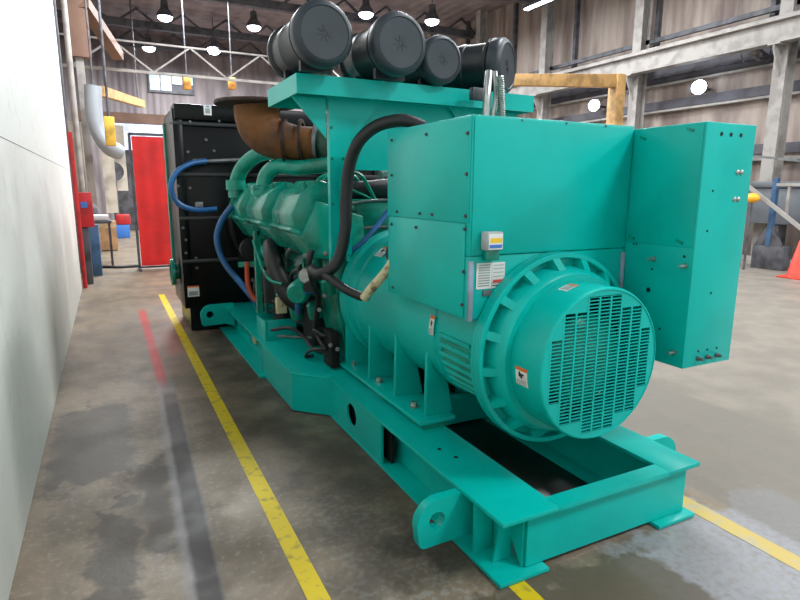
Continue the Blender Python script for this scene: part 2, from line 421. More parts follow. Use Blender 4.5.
# -- skid
YA, YM, YB = 1.748, 3.88, 7.5
b = MB()
for sgn in (-1, 1):
    f = lambda d: CX+0.01+sgn*d
    def bx(d0, d1, *a, **k): b.box(min(f(d0), f(d1)), max(f(d0), f(d1)), *a, **k)
    bx(0.632 if sgn < 0 else 0.632, 0.32 if sgn < 0 else 0.40, YA, YM+0.3, 0.293, 0.315, 0.003)      # top flange
    bx(0.632, 0.36, YA, YM, 0.004, 0.024, 0.003)             # bottom flange
    bx(0.50, 0.48, YA+0.16, YM, 0.02, 0.30)                  # recessed web
b.build('skid_frame', TEAL, G)
SK = bpy.data.objects['skid_frame']
b = MB()
b.box(1.691, 2.409, YA, YA+0.092, 0.293, 0.315); b.box(1.551, 2.60, YA+0.045, YA+0.065, 0.03, 0.295)
b.build('end_beam', TEAL, SK)
b = MB()
b.prism([(1.40, 0.026), (1.50, 0.026), (1.50, 0.293), (1.40, 0.293)], 'y', 1.985, 2.0)
b.prism([(YA+0.06, 0.026), (YA+0.06, 0.29), (YA+0.26, 0.29)], 'x', 1.535, 1.55)
b.prism([(1.44, 0.026), (1.54, 0.026), (1.54, 0.293), (1.50, 0.293)], 'y', 1.89, 1.902)
b.build('end_stiffener', TEAL, SK)
MB().box(1.54, 2.48, 3.3, 3.38, 0.03, 0.22).build('cross_member', TEAL, SK)
MB().box(1.54, 2.48, YA+0.07, 3.86, 0.006, 0.02).build('drip_pan', OILY, SK, label='oily black pan inside the skid')
MB().plate_hole('x', 1.385, 1.40, 2.98, YM, 0.024, 0.293, 3.47, 0.168, 0.085, 0.078).build('side_plate', TEAL, SK)
MB().plate_hole('x', 2.62, 2.635, 2.98, YM, 0.024, 0.293, 3.47, 0.168, 0.085, 0.078).build('side_plate', TEAL, SK)
MB().box(1.44, 1.46, 2.95, YM, 0.03, 0.292).build('dark_backing', DARK, SK)  # black sheet standing in for the shade behind the oval hole
for x, y in ((1.50, 2.48), (1.53, 2.36), (2.47, 2.5)):
    MB().cyl((x, y, 0.313), (x, y, 0.3165), 0.012, n=14).build('drilled_hole', DARK, SK, label='dark drilled hole in the top flange')
# lifting lugs
def lug(x, y, sgn, z0=0.065, z1=0.30, ln=0.37, eye=0.042):
    P = [(ln, z1), (ln, z0-0.03), (ln-0.06, z0-0.02), (ln-0.11, z0+0.012), (ln-0.16, z0+0.005)]
    R = 0.03; P += arc(R+0.01, z0+R, R, 270, 180, 4)
    R2 = 0.12; P += arc(R2, z1-R2, R2, 180, 90, 8)
    P = [(x+sgn*(p[0]-ln), p[1]) for p in P]
    mb = MB(); hole_lug(mb, y-0.025, y+0.025, P, x+sgn*(0.105-ln), (z0+z1)/2+0.01, eye)
    return mb.build('lifting_lug', TEAL, SK)
lug(1.51, 2.09, 1); lug(2.51, 2.09, -1)
lug(1.24, 6.86, 1, 0.115, 0.36, 0.38); lug(2.78, 6.86, -1, 0.115, 0.36, 0.38)

# wider rear half
b = MB()
for sgn in (-1, 1):
    X = lambda d: CX+0.01+sgn*d
    P = [(X(0.86), 4.12), (X(0.62), 3.87), (X(0.30), 3.87), (X(0.30), YB), (X(0.86), YB)]
    b.prism(P, 'z', 0.294, 0.316, 0.003)
    b.prism([(X(0.855), 4.12), (X(0.62), 3.875), (X(0.60), 3.90), (X(0.835), 4.13)], 'z', 0.01, 0.294)
    x0, x1 = sorted((X(0.855), X(0.835))); b.box(x0, x1, 4.12, 5.1, 0.01, 0.294)
    x0, x1 = sorted((X(0.74), X(0.72))); b.box(x0, x1, 5.1, YB, 0.01, 0.294)
    x0, x1 = sorted((X(0.90), X(0.60))); b.box(x0, x1, 5.0, YB, 0.004, 0.024)
    x0, x1 = sorted((X(0.855), X(0.72))); b.box(x0, x1, 5.08, 5.1, 0.01, 0.294)
b.build('skid_wing', TEAL, SK)
b = MB(); b.box(1.20, 1.222, 5.12, 5.45, 0.31, 0.50, 0.004); b.box(1.222, 1.50, 5.12, 5.14, 0.31, 0.505, 0.004)
b.build('upright_bracket', TEAL, SK)
b = MB(); b.box(1.58, 1.70, 5.0, 5.02, 0.31, 0.52, 0.004); b.build('upright_bracket', TEAL, SK)
MB().box(1.245, 1.262, 5.75, 5.9, 0.12, 0.24).build('cream_patch', CREAM, SK, label='cream coloured tab in the skid web')

# -- alternator
b = MB(); prof = [(0.38, 2.205), (0.412, 2.21), (0.412, 2.70), (0.424, 2.715), (0.424, 2.9), (0.44, 3.4), (0.462, 3.74), (0.476, 3.75), (0.480, 3.87), (0.505, 3.88), (0.505, 3.96), (0.40, 3.97)]
b.lathe([(r, y) for r, y in prof], (CX, 0, CZ), (0, 1, 0), 72)
ALT = b.build('alternator', TEAL, G, smooth=30)
# louvred cooling slots on the flank
for k in range(7):
    a = math.radians(178+k*7.5)
    x, z = CX+0.413*math.cos(a), CZ+0.413*math.sin(a)
    t = MB(); t.box(x-0.014, x+0.014, 2.33, 2.64, z-0.006, z+0.012); t.build('louvre_slat', TEAL, ALT)
b = MB()
for k in range(6):
    a = math.radians(182+k*7.5); x, z = CX+0.410*math.cos(a), CZ+0.410*math.sin(a)
    b.box(x-0.004, x+0.01, 2.34, 2.63, z-0.013, z+0.010)
b.build('louvre_shade', TEALD, ALT, label='darker strips painting the shade in the gaps between louvre slats')  # darker teal strips paint the shade inside the slots
# end ring with pockets
n = 96
b = MB(); b.lathe([(0.36, 2.19), (0.49, 2.19), (0.497, 2.193), (0.497, 2.213), (0.36, 2.214)], (CX, 0, CZ), (0, 1, 0), 80, False)
b.lathe([(0.470, 2.192), (0.470, 2.146), (0.474, 2.142), (0.492, 2.142), (0.496, 2.146), (0.496, 2.192)], (CX, 0, CZ), (0, 1, 0), 80, False)
b.lathe([(0.362, 2.192), (0.362, 2.07), (0.398, 2.07), (0.406, 2.076), (0.422, 2.10), (0.430, 2.192)], (CX, 0, CZ), (0, 1, 0), 80, False)
ER = b.build('end_ring', TEAL, ALT, smooth=30)
for k in range(16):
    a = 2*PI*k/16+0.12; u = Vector((math.cos(a), 0, math.sin(a))); v = Vector((-math.sin(a), 0, math.cos(a)))
    t = bmesh.new(); o_ = Vector((CX, 0, CZ)); sec = [(0.412, 2.090), (0.474, 2.144), (0.474, 2.191), (0.412, 2.191)]
    A = [t.verts.new(o_+u*r+v*0.021+Vector((0, y, 0))) for r, y in sec]; B = [t.verts.new(o_+u*r-v*0.021+Vector((0, y, 0))) for r, y in sec]
    t.faces.new(A); t.faces.new(B[::-1])
    for i in range(4): t.faces.new((A[i], B[i], B[(i+1) % 4], A[(i+1) % 4]))
    bmesh.ops.recalc_face_normals(t, faces=t.faces[:]); mb = MB(); mb._merge(t); mb.build('ring_rib', TEAL, ER)
# fan cover drum
b = MB(); b.lathe([(0.352, 1.868), (0.355, 1.858), (0.362, 1.860), (0.367, 1.868), (0.367, 2.09), (0.356, 2.09)], (CX, 0, CZ), (0, 1, 0), 96, False)
b.lathe([(0.345, 1.868), (0.345, 2.09), (0.356, 2.09)], (CX, 0, CZ), (0, 1, 0), 96, False)
FC = b.build('fan_cover', TEAL, ALT, smooth=30)
# grille: stepped punched slots
R = 0.354; rows = 40; colw = 0.0695; HH = 0.326; pit = 2*HH/rows; zb = CZ-HH
b = MB(); t = bmesh.new(); ya, yb = 1.862, 1.867
def quad(pts, y):
    t.faces.new([t.verts.new((CX+p[0], y, p[1])) for p in pts])
def half(z): return math.sqrt(max(0, R*R-(z-CZ)**2))
colmax = 4.5*colw
zs = []
for i in range(rows):
    z0, z1 = zb+i*pit, zb+(i+1)*pit
    zm = max(abs(z0-CZ), abs(z1-CZ)); zm = min(math.ceil(zm/0.053-0.02)*0.053, HH)
    hw = math.sqrt(max(0, 0.361**2-zm*zm))
    hx = min(4.5 if zm < 0.17 else 3.5, max(0.5, math.floor(hw/colw-0.5)+0.5))*colw
    zs.append((z0, z1, hx))
for y in (ya, yb):
    for z0, z1, hx in zs:
        for s_ in (-1, 1):
            quad([(s_*half(z0), z0), (s_*half(z1), z1), (s_*hx, z1), (s_*hx, z0)], y)
    for lo, hi in ((CZ-R, zb), (CZ+HH, CZ+R)):
        for i in range(6):
            z0 = lo+(hi-lo)*i/6; z1 = lo+(hi-lo)*(i+1)/6
            if half(z0)+half(z1) > 0: quad([(-half(z0)-1e-4, z0), (half(z0)+1e-4, z0), (half(z1)+1e-4, z1), (-half(z1)-1e-4, z1)], y)
bmesh.ops.recalc_face_normals(t, faces=t.faces[:]); b._merge(t)
for z0, z1, hx in zs:
    b.box(CX-hx, CX+hx, ya, yb, z0-0.0024, z0+0.0024)
b.box(CX-zs[-1][2], CX+zs[-1][2], ya, yb, zs[-1][1]-0.003, zs[-1][1]+0.003)
for i in range(10):
    u = (i-4.5)*colw
    zz = [z for z in zs if z[2] >= abs(u)-1e-4]
    b.box(CX+u-0.005, CX+u+0.005, ya-0.001, yb, zz[0][0], zz[-1][1])
b.build('fan_grille', TEAL, ALT, smooth=10)
b = MB(); b.lathe([(0.0, 1.895), (0.10, 1.905), (0.18, 1.93), (0.225, 1.97), (0.225, 2.05), (0.0, 2.05)], (CX, 0, CZ), (0, 1, 0), 40, False)
FH = b.build('fan_hub', TEALD, ALT)
MB().lathe([(0.0, 2.075), (0.345, 2.075), (0.345, 2.085), (0, 2.085)], (CX, 0, CZ), (0, 1, 0), 48, False).build('back_disc', DARK, FH)
for k in range(9):
    a = 2*PI*k/9+0.2; u = Vector((math.cos(a), 0, math.sin(a)))
    t = MB(); t.bar(Vector((CX, 2.02, CZ))+u*0.215, Vector((CX, 2.02, CZ))+u*0.335, 0.05, 0.016); t.build('fan_blade', TEALD, FH)
MB().box(2.02, 2.12, 1.965, 1.97, 0.70, 0.75).build('rusty_tab', CREAM, FH, label='tan tab behind the grille')

# foot plate and gussets
b = MB(); b.box(1.52, 1.76, 2.73, 4.10, 0.345, 0.37, 0.003); b.box(2.24, 2.48, 2.73, 4.10, 0.345, 0.37, 0.003)
FP = b.build('foot_plate', TEAL, ALT)
for x0, x1 in ((1.55, 1.73), (2.27, 2.45)):
    for y0, y1 in ((2.75, 3.0), (3.30, 3.55), (3.85, 4.08)):
        MB().box(x0, x1, y0, y1, 0.313, 0.346).build('foot_pad', RUBBER if False else TEALD, FP)
for y in (2.81, 3.19, 3.58, 3.96):
    for s_ in (-1, 1):
        o_ = {2.81: 0.408, 3.19: 0.424, 3.58: 0.436, 3.96: 0.46}[y]
        P = [(o_, 0.369), (0.22, 0.369), (0.26, 0.56), (0.36, 0.66), (o_-0.02, 0.82), (o_-0.008, 0.83)]
        MB().prism([(CX+s_*p[0], p[1]) for p in P], 'y', y-0.016, y+0.016, 0.003).build('gusset', TEAL, FP)
for y in (2.90, 3.42, 3.9):
    for x in (1.60, 2.40):
        b = MB(); b.cyl((x, y+0.06, 0.37), (x, y+0.06, 0.385), 0.028, n=16); b.cyl((x, y+0.06, 0.385), (x, y+0.06, 0.405), 0.02, n=6)
        b.build('hold_down_bolt', CHROME, FP, label='zinc hold-down bolt')

def label_plate(name, p, u, v, wd, ht, bands, parent, nrm, lb):
    "flat sticker: lower-left corner p, unit axes u,v; bands = (u0,u1,v0,v1,material)"
    p, u, v, nrm = Vector(p), Vector(u).normalized(), Vector(v).normalized(), Vector(nrm).normalized()
    mats, t = [], bmesh.new()
    for k, (a0, a1, b0, b1, mm) in enumerate([(0, 1, 0, 1, WHITEL)]+bands):
        if mm not in mats: mats.append(mm)
        off = nrm*(0.001+0.0006*k)
        q = [p+u*wd*a+v*ht*c+off for a, c in ((a0, b0), (a1, b0), (a1, b1), (a0, b1))]
        f = t.faces.new([t.verts.new(x) for x in q]); f.material_index = mats.index(mm)
        if k == 0:
            q2 = [x-nrm*0.0012 for x in q]; vv = [t.verts.new(x) for x in q2]; t.faces.new(vv[::-1])
    mb = MB(); mb._merge(t); return mb.build(name, mats, parent, label=lb)
WARN = [(0, 1, 0.82, 1, ORANGEL), (0.28, 0.42, 0.48, 0.76, INK), (0.42, 0.72, 0.58, 0.68, INK), (0.45, 0.6, 0.42, 0.58, INK), (0.1, 0.9, 0.28, 0.32, INKG), (0.1, 0.85, 0.18, 0.22, INKG), (0.1, 0.9, 0.08, 0.12, INKG)]
def on_drum(r, ang, y0, y1, da, name, lb, parent, bands):
    a0 = math.radians(ang); a1 = math.radians(ang+da)
    q0 = Vector((CX+r*math.cos(a0), y0, CZ+r*math.sin(a0))); q1 = Vector((CX+r*math.cos(a1), y0, CZ+r*math.sin(a1)))
    nrm = Vector((math.cos((a0+a1)/2), 0, math.sin((a0+a1)/2)))
    return label_plate(name, q0+nrm*0.003, (0, -1, 0), q1-q0, y1-y0, (q1-q0).length, bands, parent, nrm, lb)
def sticker_drum(r, ang, da, y, wd, name, lb, parent, bands, nseg=4):
    "sticker wrapped over the drum; angle grows upward on the left flank as it falls"
    mats, t = [], bmesh.new()
    for k, (a0, a1, b0, b1, mm) in enumerate([(0, 1, 0, 1, WHITEL)]+bands):
        if mm not in mats: mats.append(mm)
        rr = r+0.001+0.0006*k
        for i in range(nseg):
            v0 = b0+(b1-b0)*i/nseg; v1 = b0+(b1-b0)*(i+1)/nseg; q = []
            for uu, vv in ((a0, v0), (a1, v0), (a1, v1), (a0, v1)):
                an = math.radians(ang-da*vv); q.append(t.verts.new((CX+rr*math.cos(an), y-wd*uu, CZ+rr*math.sin(an))))
            f = t.faces.new(q); f.material_index = mats.index(mm)
    mb = MB(); mb._merge(t); return mb.build(name, mats, parent, label=lb)
sticker_drum(0.367, 194, 14, 2.03, 0.085, 'warning_label', 'white label with orange top on the fan cover', FC, WARN)
sticker_drum(0.367, 112, 12, 2.03, 0.06, 'warning_label', 'small white label on top of the fan cover', FC, [(0.1, 0.9, 0.1, 0.9, INKG), (0, 1, 0.8, 1, ORANGEL)])
sticker_drum(0.424, 181, 15, 2.745, 0.05, 'warning_label', 'narrow white label with orange top beside the gussets', ALT, WARN)
sticker_drum(0.4625, 134, 12, 3.73, 0.12, 'warning_label', 'white label with orange top on the coupling housing', ALT, WARN)

# -- terminal box over the alternator
TX0, TX1, TY0, TY1 = 1.48, 2.49, 2.215, 3.085
b = MB(); b.box(TX0, TX1, TY0, TY1, 1.395, 2.03, 0.004); b.box(TX0, TX1, TY0+0.004, TY1, 1.09, 1.393, 0.003)
TB = b.build('terminal_box', TEAL, G)
b = MB(); b.box(TX0-0.006, TX0, TY0+0.005, TY1-0.005, 1.548, 2.022, 0.002); b.box(TX0-0.006, TX0, TY0+0.03, TY1-0.03, 1.10, 1.544, 0.002)
b.build('side_cover', TEAL, TB)
MB().box(TX0+0.01, TX1-0.01, TY0-0.006, TY0, 1.40, 2.022, 0.002).build('front_cover', TEAL, TB)
MB().box(TX0-0.002, TX0+0.022, TY0-0.012, TY0+0.004, 1.085, 1.372, 0.002).build('edge_trim', GASKET, TB, label='pale grey edge strip')
MB().box(TX1-0.024, TX1-0.004, TY0-0.012, TY0+0.004, 1.06, 1.372, 0.002).build('edge_trim', GASKET, TB, label='pale grey edge strip')
def bolt(p, d, r, parent, mm=STEELD, L=0.01, name='bolt', lb=None):
    p, d = Vector(p), Vector(d); mb = MB(); mb.cyl(p, p+d*L*0.3, r*1.35, n=12); mb.cyl(p+d*L*0.3, p+d*L, r, n=6)
    return mb.build(name, mm, parent, label=lb)
for y, z in ((2.24, 1.95), (2.62, 1.975), (3.02, 1.975), (2.24, 1.77), (2.24, 1.58), (2.55, 1.575), (2.68, 1.575), (2.95, 1.575),
             (2.245, 1.52), (2.72, 1.50), (3.02, 1.50), (2.245, 1.32), (2.25, 1.16), (3.0, 1.13), (3.02, 1.78)):
    bolt((TX0-0.006, y, z), (-1, 0, 0), 0.007, TB)
for x in (1.75, 2.02, 2.28): bolt((x, TY0-0.0, 2.018), (0, -1, 0), 0.005, TB)
# sensor box, plate, tag
b = MB(); b.box(1.535, 1.625, TY0-0.065, TY0-0.012, 1.425, 1.51, 0.005)
SB = b.build('annunciator_box', GREYBOX, TB, label='small light grey box on the terminal box')
label_plate('box_label', (1.543, TY0-0.065, 1.43), (1, 0, 0), (0, 0, 1), 0.078, 0.072, [(0.1, 0.95, 0.42, 0.72, YELLOWL), (0.05, 0.95, 0.08, 0.30, BLUEL)], SB, (0, -1, 0), 'white label with yellow and blue bands')
MB().box(1.55, 1.625, TY0-0.04, TY0-0.008, 1.375, 1.425, 0.003).build('box_bracket', TEALD, SB)
label_plate('rating_plate', (1.525, TY0+0.001, 1.235), (1, 0, 0), (0, 0, 1), 0.165, 0.125,
            [(0.06, 0.46, y, y+0.045, INKG) for y in (0.1, 0.2, 0.3, 0.4, 0.5, 0.6, 0.7, 0.8, 0.9)]+[(0.55, 0.94, y, y+0.03, INKG) for y in (0.45, 0.6, 0.75, 0.88)]+[(0.55, 0.94, 0.22, 0.34, INKR), (0.5, 0.92, 0.09, 0.13, INK), (0.49, 0.5, 0, 1, INKG)], TB, (0, -1, 0), 'white rating plate with grey and red print')
MB().box(1.565, 1.615, TY0-0.004, TY0+0.003, 1.20, 1.228).build('small_tag', GREYM, TB, label='small grey metal tag')

# -- control cabinet on the right side
KX0, KX1, KY0, KY1, KZ0, KZ1 = 2.492, 2.862, 1.80, 2.85, 0.825, 2.015
b = MB(); b.box(KX0, KX1, KY0, KY1, KZ0, KZ1, 0.006); KB = b.build('control_cabinet', TEAL, G)
MB().box(KX0-0.005, KX0, KY0+0.012, 2.20, 1.43, KZ1-0.004, 0.002).build('side_cover', TEAL, KB)
for y, z in ((2.17, 1.455), (1.88, 1.455), (2.15, 1.965), (1.88, 1.985)):
    MB().bar((KX0-0.006, y-0.02, z-0.008), (KX0-0.006, y+0.02, z+0.006), 0.006, 0.012).build('latch', TEALD, KB)
for y, z in ((2.02, 1.355), (1.836, 1.34), (1.85, 0.90), (2.1, 0.94)):
    b = MB(); b.cyl((KX0, y, z), (KX0-0.02, y, z), 0.012, n=12); b.cyl((KX0-0.02, y, z), (KX0-0.05, y, z), 0.009, n=10); b.build('stud', CHROME, KB, label='bright zinc stud')
for y, z, r in ((2.04, 1.19, 0.013), (1.85, 1.385, 0.007), (2.03, 1.30, 0.006), (2.16, 1.42, 0.005), (2.14, 1.42, 0.005), (1.95, 1.0, 0.006)):
    MB().cyl((KX0+0.002, y, z), (KX0-0.002, y, z), r, n=14).build('drilled_hole', DARK, KB, label='dark drilled hole')
for x, z in ((2.73, 1.79), (2.76, 1.79), (2.73, 1.66), (2.76, 1.66)):
    b = MB(); b.sphere((x+0.02, KY0, z), 0.013, 1, 0.7, 1); b.build('dome_bolt', CHROME, KB, label='bright dome bolt')
for x in (2.60, 2.67, 2.745):
    MB().cyl((x, KY0+0.002, 1.963), (x, KY0-0.002, 1.963), 0.010, n=14).build('drilled_hole', DARK, KB, label='dark drilled hole')
    b = MB(); b.cyl((x, KY0, 0.868), (x, KY0-0.012, 0.868), 0.013, n=12); b.cyl((x, KY0-0.012, 0.868), (x, KY0-0.03, 0.868), 0.008, n=8); b.build('stud', GREYM, KB, label='grey stud at cabinet foot')
    MB().cyl((x, KY0+0.002, 0.905), (x, KY0-0.002, 0.905), 0.006, n=10).build('drilled_hole', DARK, KB)
for x, z in ((2.58, 1.70), (2.57, 1.51), (2.65, 1.2)):
    MB().cyl((x, KY0+0.002, z), (x, KY0-0.002, z), 0.006, n=10).build('drilled_hole', DARK, KB)

# -- air filter stand
b = MB()
TY, TYB, TZ0, TZ1 = 3.55, 4.25, 2.275, 2.392
b.box(1.085, 2.915, TY, TYB, TZ1-0.012, TZ1); b.box(1.085, 2.915, TY, TY+0.012, TZ0, TZ1-0.012); b.box(1.085, 2.915, TYB-0.012, TYB, TZ0, TZ1-0.012)
b.box(1.085, 1.097, TY+0.012, TYB-0.012, TZ0, TZ1-0.012); b.box(2.903, 2.915, TY+0.012, TYB-0.012, TZ0, TZ1-0.012)
TR = b.build('filter_tray', TEAL, G)
for x0, x1 in ((1.345, 1.495), (2.505, 2.655)):
    b = MB(); b.box(x0, x1, 3.70, 3.72, 1.25, TZ0+0.10); b.box(x0, x0+0.02, 3.72, 3.75, 1.2, TZ0+0.10); b.box(x1-0.02, x1, 3.72, 3.75, 1.2, TZ0+0.10); b.build('support_post', TEAL, G)
b = MB(); b.box(1.48, 2.52, 3.74, 3.76, 1.83, 2.30); b.build('cross_plate', TEAL, G)
for p in ([(1.48, 2.39), (1.80, 2.39), (1.48, 2.02)], [(1.325, 2.30), (1.10, 2.30), (1.325, 2.05)], [(2.52, 2.39), (2.2, 2.39), (2.52, 2.02)], [(2.675, 2.30), (2.9, 2.30), (2.675, 2.05)]):
    MB().prism([(x, z-0.02) for x, z in p], 'y', 3.705, 3.722).build('tray_gusset', TEAL, TR)
for x, z in ((1.36, 2.1), (1.36, 1.9), (1.36, 1.6), (1.44, 1.9), (1.44, 1.5)): bolt((x, 3.70, z), (0, -1, 0), 0.008, TR, TEALD)

def canister(x, yf, r, L, ax=(0, -1, 0), lb=None, label='black plastic air filter canister'):
    ax = Vector(ax).normalized(); base = Vector((x, yf, TZ1+r+0.004))      # centre of the lid
    back = base-ax*L
    mb = MB(); mb.lathe([(r*0.55, 0), (r*0.97, 0.008), (r*1.0, 0.02), (r*1.0, 0.05), (r*0.90, 0.06), (r*0.88, 0.2), (r*0.91, 0.21), (r*0.91, 0.25), (r*0.88, 0.26), (r*0.88, L-0.15), (r*0.92, L-0.14), (r*0.92, L-0.09), (r*0.90, L-0.085)], back, ax, 48)
    o = mb.build('air_filter', PLASTD, G, smooth=30, label=label)
    mb = MB(); mb.lathe([(r*0.92, L-0.10), (r*0.99, L-0.098), (r, L-0.09), (r, L-0.035), (r*0.985, L-0.028), (r*0.93, L-0.012), (r*0.86, L-0.003), (r*0.80, L), (r*0.78, L-0.006), (r*0.2, L-0.010), (0.012, L-0.010)], back, ax, 48)
    q = ax.to_track_quat('Z', 'Y').to_matrix()
    for k in range(8):
        d = q @ Vector((math.cos(k*PI/4+0.3), math.sin(k*PI/4+0.3), 0)); mb.bar(base-ax*0.010+d*0.012, base-ax*0.011+d*r*0.26, 0.006, 0.006)
    mb.build('filter_lid', PLAST, o, smooth=30)
    mb = MB(); mb.lathe([(r*0.96, L-0.125), (r*0.99, L-0.125), (r*0.99, L-0.112), (r*0.96, L-0.112)], back, ax, 40, False); mb.build('clamp_band', RUBBER, o)
    for s_ in (0.2, 0.72):
        c = back+ax*L*s_; MB().box(c.x-r*0.55, c.x+r*0.55, c.y-0.02, c.y+0.02, TZ1, TZ1+r*0.4).build('cradle', RUBBER, o)
    return o
canister(1.19, 3.31, 0.183, 0.64, label='air filter canister at the left end of the tray')
canister(1.685, 3.32, 0.186, 0.64, label='air filter canister second from the left')
canister(2.07, 3.46, 0.156, 0.64, label='smaller air filter canister third from the left')
canister(2.72, 3.62, 0.20, 0.56, (0.55, -0.83, 0.0), label='air filter canister at the right end, turned away')

# silver flexible conduits rising behind the box top
b = MB(); b.tube([at(486, 117, 3.2), at(487, 95, 3.2), at(489, 72, 3.25)], 0.026, n=12); b.build('silver_conduit', CHROME, G, label='shiny silver tube beside the right air filter')
b = MB(); b.tube([at(493, 117, 3.25), at(496, 95, 3.25), at(495, 72, 3.3)], 0.017, n=10); b.build('silver_conduit', CHROME, G, label='thin shiny silver tube')
pp = [at(502, 120, 3.2)+(at(500, 76, 3.2)-at(502, 120, 3.2))*i/40 for i in range(41)]
b = MB(); b.tube(pp, 0.024, n=12, smooth=1, radii=[0.026 if i % 2 else 0.019 for i in range(41)] if False else [0.027 if i % 2 else 0.02 for i in range(41)]); b.build('ribbed_conduit', CHROME, G, label='ribbed silver flexible conduit')
b = MB(); p = at(478, 92, 3.42); b.box(p.x-0.04, p.x+0.10, p.y, p.y+0.05, p.z-0.05, p.z+0.03, 0.005); b.build('conduit_clamp', STEELD, G)

# -- engine
b = MB()
b.prism([(1.60, 0.36), (2.40, 0.36), (2.48, 0.70), (2.55, 1.0), (2.42, 1.25), (1.58, 1.25), (1.45, 1.0), (1.52, 0.70)], 'y', 4.05, 6.55, 0.02)
EB = b.build('engine_block', TEALD, G)
MB().lathe([(0.46, 3.95), (0.47, 4.0), (0.44, 4.15), (0.36, 4.2)], (CX, 0, CZ), (0, 1, 0), 48).build('flywheel_housing', TEALD, G)
MB().prism([(1.68, 0.33), (2.32, 0.33), (2.38, 0.5), (1.62, 0.5)], 'y', 4.1, 6.4, 0.02).build('oil_pan', TEALD, EB)
units = [(4.03, 4.60), (4.95, 5.58), (5.90, 6.45)]
DX = -0.07
def mir(P, s_): return [(CX+s_*(x+DX-CX), z) for x, z in P]
for s_ in (1, -1):
    for k, (y0, y1) in enumerate(units):
        P = mir([(1.40, 1.20), (1.29, 1.36), (1.42, 1.62), (1.78, 1.50), (1.80, 1.15)], s_)
        h = MB().prism(P, 'y', y0-0.04, y1+0.04, 0.012).build('cylinder_head', TEALD, EB)
        P = mir([(1.255, 1.40), (1.235, 1.52), (1.30, 1.66), (1.46, 1.765), (1.62, 1.72), (1.60, 1.50), (1.42, 1.36)], s_)
        MB().prism(P, 'y', y0, y1, 0.018).build('rocker_cover', TEALD, h)
        P = mir([(1.20, 1.45), (1.20, 1.475), (1.44, 1.36), (1.42, 1.335)], s_)
        MB().prism(mir([(1.238, 1.385), (1.215, 1.41), (1.235, 1.43), (1.45, 1.345), (1.43, 1.315)], s_), 'y', y0-0.015, y1+0.015, 0.004).build('cover_flange', TEALD, h)
        for yy in (y0+0.10, y1-0.10):
            t = MB(); t.cyl((CX+s_*(1.38+DX-CX), yy, 1.70), (CX+s_*(1.36+DX-CX), yy, 1.745), 0.02, n=8); t.build('cover_bolt', TEALD, h)
b = MB(); b.box(1.78, 2.22, 4.3, 6.1, 1.25, 1.62, 0.05); b.build('intake_manifold', TEALD, EB)
# coolant and air pipes crossing over the rocker covers
b = MB(); b.tube([at(236, 198, 6.15), at(236, 184, 6.15), at(243, 167, 6.05), at(258, 155, 5.9), at(280, 152, 5.7), at(300, 156, 5.5)], 0.075, n=16); p = at(236, 190, 6.15); b.cyl(p, p+Vector((0, 0, 0.10)), 0.10, n=20)
b.build('air_pipe', TEALD, G)
b = MB(); b.tube([at(262, 200, 5.3), at(263, 188, 5.3), at(267, 174, 5.28), at(279, 166, 5.2), at(297, 168, 5.05), at(318, 166, 4.9), at(340, 163, 4.75)], 0.068, n=16); p = at(262, 195, 5.3); b.cyl(p, p+Vector((0, 0, 0.08)), 0.10, n=20); b.box(p.x-0.1, p.x+0.1, p.y-0.09, p.y+0.09, p.z+0.05, p.z+0.09, 0.005)
b.build('air_pipe', TEALD, G)
for k, y in enumerate((4.35, 4.5, 4.65)):
    b = MB(); b.tube([(1.55, y, 1.70), (1.62, y, 1.80), (1.85, y+0.05, 1.82), (2.0, y+0.05, 1.6)], 0.016, n=8); b.build('fuel_line', TEALD, EB)
b = MB(); b.bar((1.20, 5.30, 0.55), (1.20, 5.30, 1.32), 0.05, 0.05); b.bar((1.20, 5.30, 1.30), (1.42, 5.30, 1.30), 0.05, 0.04); b.build('side_bracket', TEALD, EB)
MB().bar((1.08, 5.6, 0.98), (1.40, 5.5, 0.98), 0.04, 0.05).build('side_bracket', TEALD, EB)
b = MB(); b.tube([at(340, 197, 4.6), at(356, 192, 4.55), at(376, 190, 4.5), at(402, 186, 4.5)], 0.085, n=16); b.build('dark_filler_tube', RUBBER, G, label='dark tube added to fill the view through the support frame')  # added dark tubes darken the frame opening and cover the lit manifold
b = MB(); b.tube([at(345, 220, 4.4), at(366, 216, 4.4), at(400, 214, 4.4)], 0.07, n=14); b.build('dark_filler_tube', RUBBER, G, label='lower dark tube added to fill the view through the support frame')
b = MB(); b.cyl(at(381, 176, 4.6), at(392, 172, 4.6), 0.05, n=14); b.build('silver_coupling', CHROME, EB)
for yy, y2 in ((204, 200), (230, 227)):
    b = MB(); b.tube([at(352, yy, 4.3), at(370, (yy+y2)/2-1, 4.3), at(392, y2, 4.3)], 0.013, n=8); b.build('silver_line', GREYM, EB)
